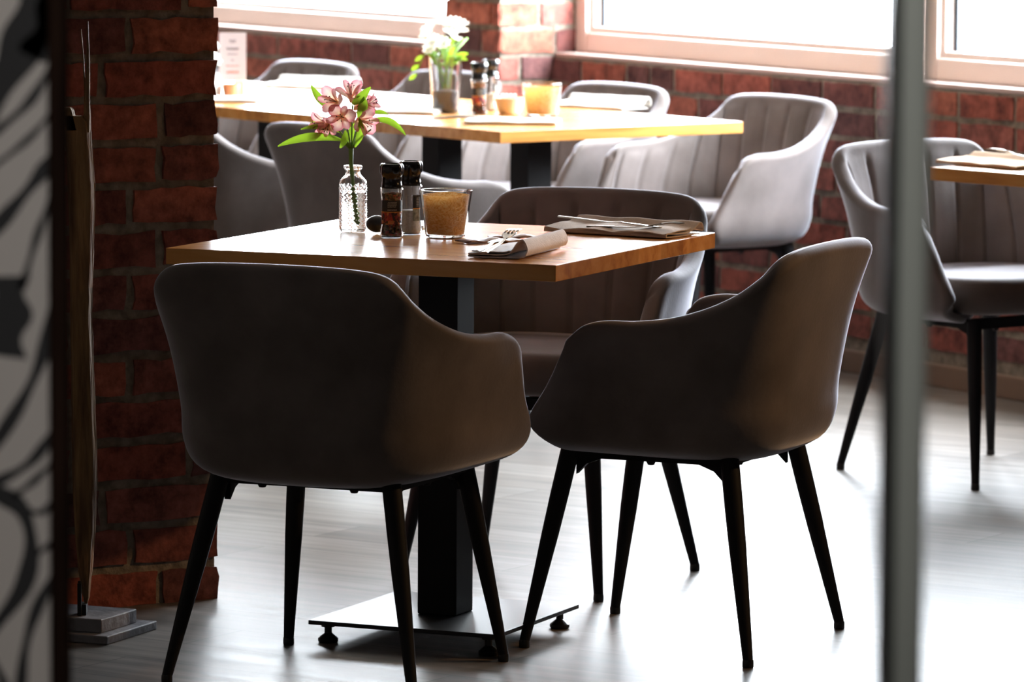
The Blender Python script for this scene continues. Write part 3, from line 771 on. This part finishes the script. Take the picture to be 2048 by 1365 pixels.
def candle_glass(label, x, y, s=1.0, top=TOP, group='amber candle glasses'):
    t = thing('candle_glass', label, 'candle holder', (x, y, top), 0, group)
    pr = [(.034 * s, 0), (.0378 * s, .0015), (.0392 * s, .006), (.0400 * s, .012), (.0425 * s, .035), (.0455 * s, .060), (.0485 * s, .082), (.0495 * s, .0865), (.0490 * s, .0885), (.0480 * s, .089)]
    def wob(r, z, a): return r + (.0006 * math.sin(5 * a + z * 90) if z > .08 else 0)
    glass_shell(pr, .0028, 64, wob).build('glass_body', M['glass'], t, smooth=True, angle=40)
    li = [(.0335, .006), (.0352, .009), (.036, .014), (.0385, .035), (.0412, .060), (.0438, .080)]
    mb = MB(); mb.lathe([(.0005, .0058)] + [(r * s, z) for r, z in li] + [((r - .0006) * s, z) for r, z in li[::-1]] + [(.0005, .0066)], 64)
    mb.build('crackle_lining', M['amber'], t, smooth=True, angle=40)
    mb = MB(); mb.lathe([(.0005, .007), (.0190, .007), (.0192, .022), (.0005, .0215)], 32)
    w = mb.build('tealight', M['wax'], t, smooth=True, angle=40)
    MB().tube([(0, 0, .021), (0.001, 0, .028)], .0006, 6).build('wick', M['cap'], w)
    return t
cg = candle_glass('amber crackle candle glass on the near table, right of the mills', -.126, 9.150)

# ------------------------------------------------------------------ napkins, cutlery, sachets
def strip(mb, prof, L, th=.0022, wav=None, ny=14, mi=0):
    """extrude a fold profile [(u, z)...] along y with cloth thickness; wav(u, y) adds height"""
    prof = [Vector((p[0], p[1])) for p in prof]; n = len(prof); nr = []
    for i in range(n):
        d = (prof[min(i + 1, n - 1)] - prof[max(i - 1, 0)]).normalized(); nr.append(Vector((-d.y, d.x)))
    loop = [p + q * th / 2 for p, q in zip(prof, nr)] + [p - q * th / 2 for p, q in zip(prof[::-1], nr[::-1])]
    m = len(loop); v = []; f = []
    for j in range(ny + 1):
        y = L * (j / ny - .5)
        for p in loop: v.append((p.x, y, p.y + (wav(p.x, y, p.y) if wav else 0)))
    for j in range(ny):
        for i in range(m):
            i2 = (i + 1) % m; f.append((j * m + i, j * m + i2, (j + 1) * m + i2, (j + 1) * m + i))
    f.append(tuple(range(m))); f.append(tuple(ny * m + i for i in range(m - 1, -1, -1)))
    mb.add(v, f, mi)
def densify(P, k=4):
    ts = np.linspace(0, len(P) - 1, (len(P) - 1) * k + 1); return [tuple(map(float, p)) for p in catmull(np.array(P), ts)]
def napkin(label, x, y, yaw, w, L, m, roll=.028, z=TOP, group=None, wave=.002):
    t = thing('napkin', label, 'napkin', (x, y, z), yaw, group)
    h = w / 2
    prof = densify([(h - .01, .0014), (h * .3, .0014), (-h * .5, .0014), (-h, .0020), (-h - .001, .0045), (-h + .004, .0062), (-h * .4, .0058), (h * .1, .006), (h * .45, .010), (h * .7, roll * .8), (h * .88, roll), (h, roll * .82), (h + .004, roll * .45), (h, .006)], 4)
    mb = MB(); strip(mb, prof, L, .0022, lambda u, yy, zz: wave * (math.sin(yy * 60 + u * 20) * .5 + .5) * (zz > .004) * (1 - .5 * (u > h * .5)))
    mb.build('folded_cloth', m, t, smooth=True, angle=60)
    prof = densify([(-h - .004, .0052), (-h * .3, .0096), (h * .2, .0098), (h * .42, .0125)], 5)
    mb = MB(); strip(mb, [(a, b_ + .0008) for a, b_ in prof], L * .98, .0018, lambda u, yy, zz: wave * (math.sin(yy * 55) * .5 + .5)); mb.build('top_layer', m, t, smooth=True, angle=60)
    return t
def cutlery_fork(label, loc, yaw, tilt=0.0, group=None, name='fork'):
    t = thing(name, label, name, loc, yaw, group); t.rotation_euler = (tilt, 0, yaw)
    mb = MB(); mb.tube([(0, -.10, 0), (0, -.06, .001), (0, 0, .002), (0, .03, .006)], [.0075, .0065, .0036, .0032], 12, flat=.25); mb.build('handle', M['steel'], t, smooth=True, angle=50)
    if name == 'fork':
        P = []
        for i in range(9):
            q = i / 8; yy = .028 + .034 * q; w = .0032 + .0095 * math.sin(min(1, q * 1.25) * PI / 2)
            P.append([(w * s_, yy, .006 + .006 * q - .002 * (1 - s_ * s_)) for s_ in np.linspace(-1, 1, 9)])
        mb = MB(); mb.grid(P); o = mb.build('fork_head', M['steel'], t, smooth=True); sm = o.modifiers.new('s', 'SOLIDIFY'); sm.thickness = .0016
        for k in range(4):
            xx = (k - 1.5) * .0068
            mb = MB(); mb.tube([(xx, .059, .0112), (xx, .080, .0145), (xx * .98, .10, .0135)], [.0019, .0017, .0008], 8); mb.build('tine', M['steel'], o, smooth=True)
    else:
        P = []
        for i in range(12):
            q = i / 11; yy = .025 + .085 * q; w = .0065 + .003 * math.sin(q * PI) - .0055 * max(0, (q - .75) / .25) ** 2
            P.append([(-.004 + w * s_, yy, .004 + .0005 * s_) for s_ in (-1, 0, 1)])
        mb = MB(); mb.grid(P); o = mb.build('blade', M['steel'], t, smooth=True); sm = o.modifiers.new('s', 'SOLIDIFY'); sm.thickness = .0012
    return t
napkin('pale grey folded napkin with a rolled edge at the front corner of the near table', .010, 8.815, math.radians(-18), .105, .24, M['napkin_pale'], .034, wave=.0006)
cutlery_fork('steel fork with upturned tines on the rolled napkin of the near table', (-.022, 8.795, TOP + .017), math.radians(-17), math.radians(4), 'cutlery on the near table')
cutlery_fork('steel knife beside the fork on the rolled napkin of the near table', (-.042, 8.79, TOP + .0135), math.radians(-14), 0, 'cutlery on the near table', 'knife')
napkin('taupe folded napkin with wavy layers at the right rear corner of the near table', .212, 9.262, math.radians(58), .135, .27, M['napkin'], .022, wave=.005)
cutlery_fork('steel knife propped up on the taupe napkin, its handle sticking out to the left', (.180, 9.235, TOP + .021), math.radians(-113), math.radians(-5), 'cutlery on the near table', 'knife')
cutlery_fork('steel fork lying along the taupe napkin at the rear of the near table', (.232, 9.205, TOP + .0135), math.radians(-118), 0, 'cutlery on the near table')
M['sachet'] = mat('brown_printed_sachet', (.28, .15, .10), .5)
noise_color(M['sachet'], (.2, .1, .07), (.5, .33, .26), scale=45, detail=1, lo=.45, hi=.55)
def sachet(label, x, y, yaw, z=TOP):
    P = []
    for i in range(13):
        u = (i / 12 - .5) * .115
        P.append([(u, (j / 5 - .5) * .05, .002 + .0035 * math.sin(PI * i / 12) * math.sin(PI * j / 5) + (.002 * math.sin(i * 1.1))) for j in range(6)])
    mb = MB(); mb.grid(P); o = mb.build('sugar_sachet', M['sachet'], smooth=True, loc=(x, y, z + .0012), rotz=yaw); s = o.modifiers.new('s', 'SOLIDIFY'); s.thickness = .002
    tag(o, label, 'sachet', 'sachets on the near table')
sachet('brown sachet in front of the amber candle glass', -.045, 9.045, math.radians(28))
sachet('brown sachet behind the fork tines and rolled napkin', .012, 9.125, math.radians(5))

# ------------------------------------------------------------------ things on the long back table
def t2(u, v):   # u to the right end, v back along the table, from the front corner
    return -.033 + .7986 * u - .6018 * v, 12.33 + .6018 * u + .7986 * v
M['pebbles'] = mat('dark_pebbles', (.1, .09, .09), .5)
M['white_petal'] = leafy('white_petal', (.85, .84, .8), (.9, .9, .82))
x, y = -.183, 13.13
t = thing('glass_vase', 'tall clear tumbler with dark pebbles holding white flowers on the back table', 'vase', (x, y, TOP))
glass_shell([(.034, 0), (.036, .002), (.037, .01), (.041, .08), (.046, .15), (.047, .158)], .003, 48).build('vase_body', M['glass'], t, smooth=True, angle=40)
MB().lathe([(.0005, .004), (.0325, .004), (.0335, .012), (.036, .058), (.0005, .062)], 32).build('pebble_fill', M['pebbles'], t, smooth=True)
t = thing('white_bouquet', 'loose bunch of white flowers and green leaves in the tall tumbler on the back table', 'flower', (x, y, TOP))
rg = random.Random(11)
mb = MB()
for k in range(9): mb.tube([(rg.uniform(-.01, .01), rg.uniform(-.01, .01), .065), (rg.uniform(-.03, .03), rg.uniform(-.03, .03), .15), (rg.uniform(-.06, .06), rg.uniform(-.04, .04), .20)], .0022, 6)
mb.build('stem', M['stem'], t, smooth=True)
for k in range(16):
    an = rg.uniform(0, 6.28); r0 = rg.uniform(.0, .03); p = Vector((r0 * math.cos(an), r0 * math.sin(an), rg.uniform(.12, .17))); q = p + Vector((math.cos(an) * rg.uniform(.03, .06), math.sin(an) * .04, rg.uniform(-.01, .05)))
    mb = MB(); blade(mb, p, q, .022, (0, 0, .008), up=(0, -.7, .7), n=6, cup=.15); mb.build('leaf', M['leaf'], t, smooth=True)
for k in range(13):
    c = Vector((rg.uniform(-.055, .05), rg.uniform(-.035, .03), rg.uniform(.175, .245))); f = (c - Vector((0, 0, .13))).normalized() + Vector((0, -.4, 0)); f.normalize()
    a = f.cross(Vector((0, 0, 1))).normalized(); b_ = a.cross(f)
    mb = MB()
    for q in range(9):
        an = q * 2 * PI / 9; out = a * math.cos(an) + b_ * math.sin(an)
        blade(mb, c - f * .006, c + out * .024 + f * .006, .013, up=f, n=5, cup=.1)
    mb.build('blossom', M['white_petal'], t, smooth=True)
mb = MB(); mb.tube([(-.03, -.02, .15), (-.055, -.03, .16), (-.07, -.03, .13), (-.078, -.03, .10)], [.0018, .0016, .0013, .001], 6)
for p in ((-.062, .155), (-.072, .13), (-.078, .105)): blade(mb, (p[0], -.03, p[1]), (p[0] - .02, -.035, p[1] - .015), .012, n=5)
mb.build('drooping_sprig', M['leaf'], t, smooth=True)
mill('dark capped spice mill beside the white flowers, the nearer of the pair', -.092, 13.08, 'pepper', 'spice mills on the back table')
mill('dark capped spice mill behind the nearer mill, toward the wall', -.062, 13.24, 'salt', 'spice mills on the back table')
M['cream'] = mat('cream_ceramic', (.85, .68, .45), .4)
t = thing('small_bowl', 'small cream sugar bowl between the spice mills and the amber glass on the back table', 'bowl', (-.010, 13.10, TOP))
MB().lathe([(.0005, 0), (.026, 0), (.030, .004), (.036, .02), (.041, .040), (.0415, .043), (.039, .043), (.034, .02), (.028, .008), (.0005, .006)], 40).build('bowl_body', M['cream'], t, smooth=True, angle=40)
mb = MB(); [mb.box(-.022 + k * .011, -.015 + k * .011, -.018, .018, .008, .052) for k in range(4)]; mb.build('sugar_sticks', M['napkin_white'], t)
candle_glass('amber candle glass on the back table before the silvery armchair', .076, 12.99, 1.1)
x0, y0 = t2(.6, .42)
napkin('white folded napkin at the right side of the back table', .235, 13.42, math.radians(50), .12, .27, M['napkin_white'], .03, group='napkins on the back table')
napkin('flat white napkin with dark cutlery at the front corner of the back table', .0, 12.66, math.radians(82), .10, .24, M['napkin_white'], .010, group='napkins on the back table')
napkin('white napkin left of the white flower tumbler on the back table', -.32, 13.12, math.radians(75), .14, .26, M['napkin_white'], .012, group='napkins on the back table')
napkin('white folded napkin before the armchair right of the menu card', -.60, 14.35, math.radians(60), .13, .27, M['napkin_white'], .03, group='napkins on the back table')
napkin('pale napkin below the menu card at the pillar edge', -.83, 13.62, math.radians(80), .13, .26, M['napkin_white'], .010, group='napkins on the back table')
M['darkcut'] = mat('dark_cutlery_handle', (.06, .065, .06), .35, .5)
mb = MB(); mb.tube([(0, -.09, 0), (0, -.03, .004), (0, .09, .001)], [.007, .008, .005], 10, flat=.4); tag(mb.build('knife', M['darkcut'], smooth=True, loc=(-.118, 12.62, TOP + .016), rotz=math.radians(-80)), 'dark handled knife on the napkin at the front corner of the back table', 'knife')
mb = MB(); mb.tube([(0, -.09, 0), (0, -.03, .003), (0, .05, .001)], [.006, .007, .004], 10, flat=.4)
mb.lathe([(.0005, -.001), (.010, .0), (.012, .004), (.0005, .006)], 16, cx=0, cy=.06)
tag(mb.build('spoon', M['darkcut'], smooth=True, loc=(-.235, 13.40, TOP + .003), rotz=math.radians(-30)), 'dark spoon left of the white flower tumbler on the back table', 'spoon')
# menu card in a wooden foot
M['card'] = mat('white_menu_card', (.42, .38, .39), .6)
M['orange'] = mat('orange_terracotta', (.6, .2, .07), .55)
M['foot'] = mat('pale_wood_block', (.75, .6, .35), .5)
t = thing('menu_card', 'tall white menu card standing upright on the back table beside the pillar edge', 'menu card', (-.795, 13.78, TOP), math.radians(4))
mb = MB(); mb.box(-.038, .038, -.001, .001, .048, .185); cd = mb.build('card_sheet', M['card'], t)
mb = MB()
M['print'] = mat('grey_print', (.08, .07, .08), .7); M['print2'] = mat('orange_print', (.35, .1, .04), .7)
rg = random.Random(2)
for k, (zz_, w, mi) in enumerate([(.163, .010, 0), (.158, .008, 0), (.141, .018, 0), (.137, .016, 0), (.124, .015, 0), (.107, .004, 0), (.091, .019, 1), (.075, .016, 1), (.071, .018, 1)]):
    a = -w
    while a < w:
        c = rg.uniform(.003, .007); mb.box(a, min(a + c, w), -.0016, -.001, zz_ - .0013, zz_ + .0013, mi); a += c + .0015
mb.build('print_lines', [M['print'], M['print2']], cd)
mb = MB(); mb.box(.004, .034, -.03, .03, 0, .05); mb.build('card_foot', M['foot'], t, bevel=.003)
t = thing('tealight_cup', 'orange brown cup under the menu card on the back table', 'cup', (-.795, 13.70, TOP))
MB().lathe([(.0005, 0), (.018, 0), (.021, .004), (.026, .042), (.0255, .044), (.023, .044), (.018, .008), (.0005, .006)], 32).build('cup_body', M['orange'], t, smooth=True, angle=40)
t = thing('ceramic_vase', 'white vase at the pillar edge on the back table', 'vase', (-.853, 13.72, TOP))
M['whitecer'] = mat('white_ceramic', (.85, .84, .8), .3)
MB().lathe([(.0005, 0), (.026, 0), (.030, .005), (.032, .03), (.028, .055), (.022, .065), (.021, .066), (.0195, .064), (.026, .05), (.028, .02), (.0005, .01)], 32).build('vase_body', M['whitecer'], t, smooth=True, angle=40)
t = thing('white_sprig', 'pale green and white sprig peeking past the pillar edge', 'flower', (-.853, 13.72, TOP))
mb = MB(); mb.tube([(0, 0, .02), (0, 0, .1), (.006, 0, .15)], .0018, 6); mb.build('stem', M['stem'], t, smooth=True)
for q, (px_, pz) in enumerate(((.010, .150), (.016, .108), (-.012, .13), (-.02, .16), (.0, .135), (.012, .062))):
    mb = MB()
    for k in range(7):
        an = k * .9; blade(mb, (px_ - .004, 0, pz), (px_ + .017 * math.cos(an), -.01, pz + .014 * math.sin(an)), .010, up=(0, -1, 0), n=4)
    mb.build('blossom', M['white_petal'], t, smooth=True)

# ------------------------------------------------------------------ right table: napkin and fork
napkin('cream folded napkin with a rolled end on the table at the right edge', 1.115, 11.18, math.radians(38), .13, .27, M['napkin_cream'], .022, group=None)
cutlery_fork('steel fork on the cream napkin at the right picture edge', (1.17, 11.16, TOP + .022), math.radians(125), math.radians(4), 'cutlery on the right table')

# ------------------------------------------------------------------ driftwood on slate slabs before the pillar
M['slate'] = mat('grey_slate', (.13, .13, .15), .55)
noise_color(M['slate'], (.09, .09, .105), (.17, .17, .19), scale=14, bump=.2, bscale=60)
def slab(label, x, y, yaw, sx, sy, z0, z1):
    mb = MB(); mb.box(-sx / 2, sx / 2, -sy / 2, sy / 2, z0, z1); tag(mb.build('slate_slab', M['slate'], bevel=.002, loc=(x, y, 0), rotz=yaw), label, 'slab', 'slate slabs under the driftwood')
sy_ = -.412
cx, cy = -.752, 8.955
ux, uy = Vector((math.cos(sy_), math.sin(sy_))), Vector((-math.sin(sy_), math.cos(sy_)))
c = Vector((cx, cy)) - ux * .15 + uy * .10
slab('lower grey slate slab on the floor at the foot of the pillar', c.x, c.y, sy_, .30, .20, 0.0, .016)
c = Vector((-.765, 8.99)) - ux * .13 + uy * .07
slab('upper thicker grey slate slab carrying the driftwood plank', c.x, c.y, sy_, .26, .14, .016, .042)
M['drift'] = mat('weathered_driftwood', (.2, .12, .05), .75)
noise_color(M['drift'], (.11, .05, .018), (.32, .18, .07), scale=6, detail=7, stretch=(9, 9, 1), bump=.5, bscale=14)
t = thing('driftwood_plank', 'tall weathered driftwood plank with two splintered tips before the brick pillar', 'driftwood', (-.80, 9.06, 0))
def plank(mb, pts, dx=0, dy=.0):
    """pts: (z, xl, xr) outline; 2.2 cm thick board"""
    n = len(pts); v = []; f = []
    for z, xl, xr in pts:
        th = min(.012, (xr - xl) * .45)
        w = xr - xl
        v += [(xl, 0, z), (xl + w * .15, -th, z), (xr - w * .15, -th, z), (xr, 0, z), (xr - w * .15, th, z), (xl + w * .15, th, z)]
    for i in range(n - 1):
        for k in range(6):
            k2 = (k + 1) % 6; f.append((i * 6 + k, i * 6 + k2, (i + 1) * 6 + k2, (i + 1) * 6 + k))
    f.append(tuple(range(5, -1, -1))); f.append(tuple((n - 1) * 6 + k for k in range(6)))
    mb.add([(x_ + dx, y_ + dy, z_) for x_, y_, z_ in v], f)
def pz(py): return 1.155 + (45 - py) * (1.155 - .059) / (1210 - 45)
def pxm(px): return -.793 + (px - 175) * .000931 + .80
rg = random.Random(4)
ed = [(1210, 166, 171), (1190, 160, 176), (1120, 150, 183), (1040, 144, 189), (960, 141, 192), (880, 140, 191), (800, 140, 188), (720, 139, 186), (640, 138, 183), (560, 138, 184), (480, 137, 187), (400, 135, 190), (330, 133, 188), (290, 130, 185), (262, 126, 182), (240, 123, 178), (226, 122, 160)]
dense = []
for (a, b_) in zip(ed, ed[1:]):
    for k in range(4):
        q = k / 4; dense.append((pz(a[0] + (b_[0] - a[0]) * q), pxm(a[1] + (b_[1] - a[1]) * q + rg.uniform(-.8, .8)), pxm(a[2] + (b_[2] - a[2]) * q + rg.uniform(-.7, .7))))
mb = MB(); plank(mb, dense); mb.build('board', M['drift'], t, smooth=True, angle=30)
mb = MB(); plank(mb, [(pz(258), pxm(124), pxm(158)), (pz(235), pxm(121), pxm(152)), (pz(218), pxm(119), pxm(148)), (pz(213), pxm(121), pxm(144))]); mb.build('left_stub', M['drift'], t)
mb = MB(); plank(mb, [(pz(262), pxm(164), pxm(181.5)), (pz(228), pxm(166), pxm(181)), (pz(200), pxm(169), pxm(180)), (pz(150), pxm(171), pxm(180)), (pz(100), pxm(173), pxm(179.5)), (pz(70), pxm(173.5), pxm(178)), (pz(42), pxm(174.5), pxm(177))]); mb.build('tall_splinter', M['drift'], t)
mb = MB(); plank(mb, [(pz(260), pxm(166), pxm(170)), (pz(180), pxm(168), pxm(171)), (pz(120), pxm(165), pxm(168.5)), (pz(80), pxm(162.5), pxm(165.5)), (pz(58), pxm(161), pxm(163))]); mb.build('short_splinter', M['drift'], t)
mb = MB(); mb.box(pxm(153), pxm(161), -.03, -.014, .042, .042 + .062); mb.tube([(pxm(157), -.022, .100), (pxm(157), -.022, .108)], [.004, .003], 10); mb.build('metal_bracket', M['metal'], t, bevel=.001)
mb = MB(); mb.box(pxm(158), pxm(170), -.02, .02, .042, .062); mb.build('bracket_foot', M['metal'], t)

# ------------------------------------------------------------------ out-of-focus things close to the camera
M['zebra'] = mat('pale_grey_print', (.42, .39, .375), .6)
M['ink'] = mat('black_print', (.010, .010, .012), .7)
M['darkwood'] = mat('dark_brown_wood', (.03, .02, .015), 1.0, spec=0)
noise_color(M['darkwood'], (.008, .005, .004), (.02, .011, .008), scale=5, stretch=(8, 8, 1))
t = thing('partition_screen', 'blurred black and white striped screen with a dark wooden edge post at the left edge', 'screen', (-.4085, 4.3, 0))
mb = MB(); mb.box(-.75, -.0, -.012, .012, .05, 1.95); 
def zp(px, py): return ((px - 1024) / 9730 * 4.287 + .4085, 1.369 - py * .000447)
def stroke(mb, pts, w):
    P = catmull([zp(*p) for p in pts], np.linspace(0, len(pts) - 1, 24)); w *= .00044 / 2
    d = np.gradient(P, axis=0); d /= np.linalg.norm(d, axis=1, keepdims=True); n_ = np.stack([-d[:, 1], d[:, 0]], 1)
    rows = []
    for k in range(24):
        q = w * (1 + .25 * math.sin(k * .5 + w * 900)); a, b_ = P[k] + n_[k] * q, P[k] - n_[k] * q
        rows.append([(min(a[0], -.001), -.0124, a[1]), (min(b_[0], -.001), -.0124, b_[1])])
    mb.grid(rows, 1)
for pts, w in [([(70, -60), (60, 30), (20, 130), (-60, 240)], 74), ([(110, -60), (95, 40), (60, 110)], 50), ([(100, 130), (50, 205), (-40, 280)], 17), ([(105, 215), (50, 275), (-40, 345)], 12), ([(110, 300), (50, 375), (-40, 480)], 26),
               ([(100, 385), (68, 470), (38, 570)], 14), ([(12, 545), (14, 620), (4, 705)], 74), ([(105, 590), (80, 700), (40, 790), (-30, 900)], 24), ([(110, 840), (55, 915), (-30, 965)], 19),
               ([(110, 905), (60, 955), (20, 985)], 13), ([(110, 975), (80, 1015), (50, 1015)], 12), ([(-20, 975), (35, 1010), (55, 1085), (36, 1170), (-30, 1260)], 32), ([(110, 1070), (66, 1100)], 12),
               ([(110, 1130), (66, 1210), (40, 1300), (28, 1420)], 21), ([(-30, 1300), (5, 1390), (0, 1500)], 16), ([(110, -300), (20, -200), (-60, -120)], 40), ([(100, 1500), (30, 1600), (-60, 1650)], 40)]:
    stroke(mb, pts, w)
mb.build('striped_panel', [M['zebra'], M['ink']], t)
mb = MB(); mb.box(-.001, .014, -.022, .022, 0, 2.0); mb.build('edge_post', M['darkwood'], t, bevel=.003)
mb = MB(); mb.box(-.75, .011, -.02, .02, 0, .05); mb.build('bottom_rail', M['darkwood'], t, bevel=.003)
mb = MB(); mb.box(-.75, .011, -.02, .02, 1.95, 2.0); mb.build('top_rail', M['darkwood'], t, bevel=.003)
M['alu'] = mat('grey_anodised_aluminium', (.30, .32, .30), .5, .35)
t = thing('door_post', 'out-of-focus grey metal door post standing upright at the right', 'post', (.2695, 3.3, 0))
mb = MB(); P = []
pts = []
W, D, R = .0125, .02, .006
for cxx, cyy, a0 in ((W - R, D - R, 0), (-(W - R), D - R, 90), (-(W - R), -(D - R), 180), (W - R, -(D - R), 270)):
    for k in range(6):
        a = math.radians(a0 + k * 18); pts.append((cxx + R * math.cos(a), cyy + R * math.sin(a)))
mb.add([(x_, y_, z_) for z_ in (0, 2.74) for x_, y_ in pts], [(i, (i + 1) % 24, 24 + (i + 1) % 24, 24 + i) for i in range(24)])
mb.build('post_profile', M['alu'], t, smooth=True, angle=50)
mb = MB(); mb.box(-.0170, -.0090, -.0235, .018, 0, 2.74); mb.build('rubber_seal', M['cap'], t)

# ------------------------------------------------------------------ yellow-leaved shrub outside the window
M['yellow_leaf'] = leafy('yellow_leaf', (.8, .7, .012), (.8, .7, .012))
t = thing('shrub', 'faint yellow-leaved shrub outdoors behind the middle window', 'shrub', (1.28, 24.0, 0))
rg = random.Random(8)
mb = MB()
for k in range(5): mb.tube([(0, 0, 0), (rg.uniform(-.1, .1), 0, .4), (rg.uniform(-.25, .25), rg.uniform(-.1, .1), .9)], [.012, .009, .004], 6)
mb.build('stem', M['stem'], t, smooth=True)
mb = MB()
for k in range(70):
    c = Vector((rg.gauss(0, .11), rg.gauss(0, .1), rg.uniform(.45, 1.1))); d = Vector((rg.uniform(-1, 1), rg.uniform(-.5, .5), rg.uniform(-1, .6))).normalized() * .045
    blade(mb, c, c + d, .028, n=4)
mb.build('foliage', M['yellow_leaf'], t, smooth=True)
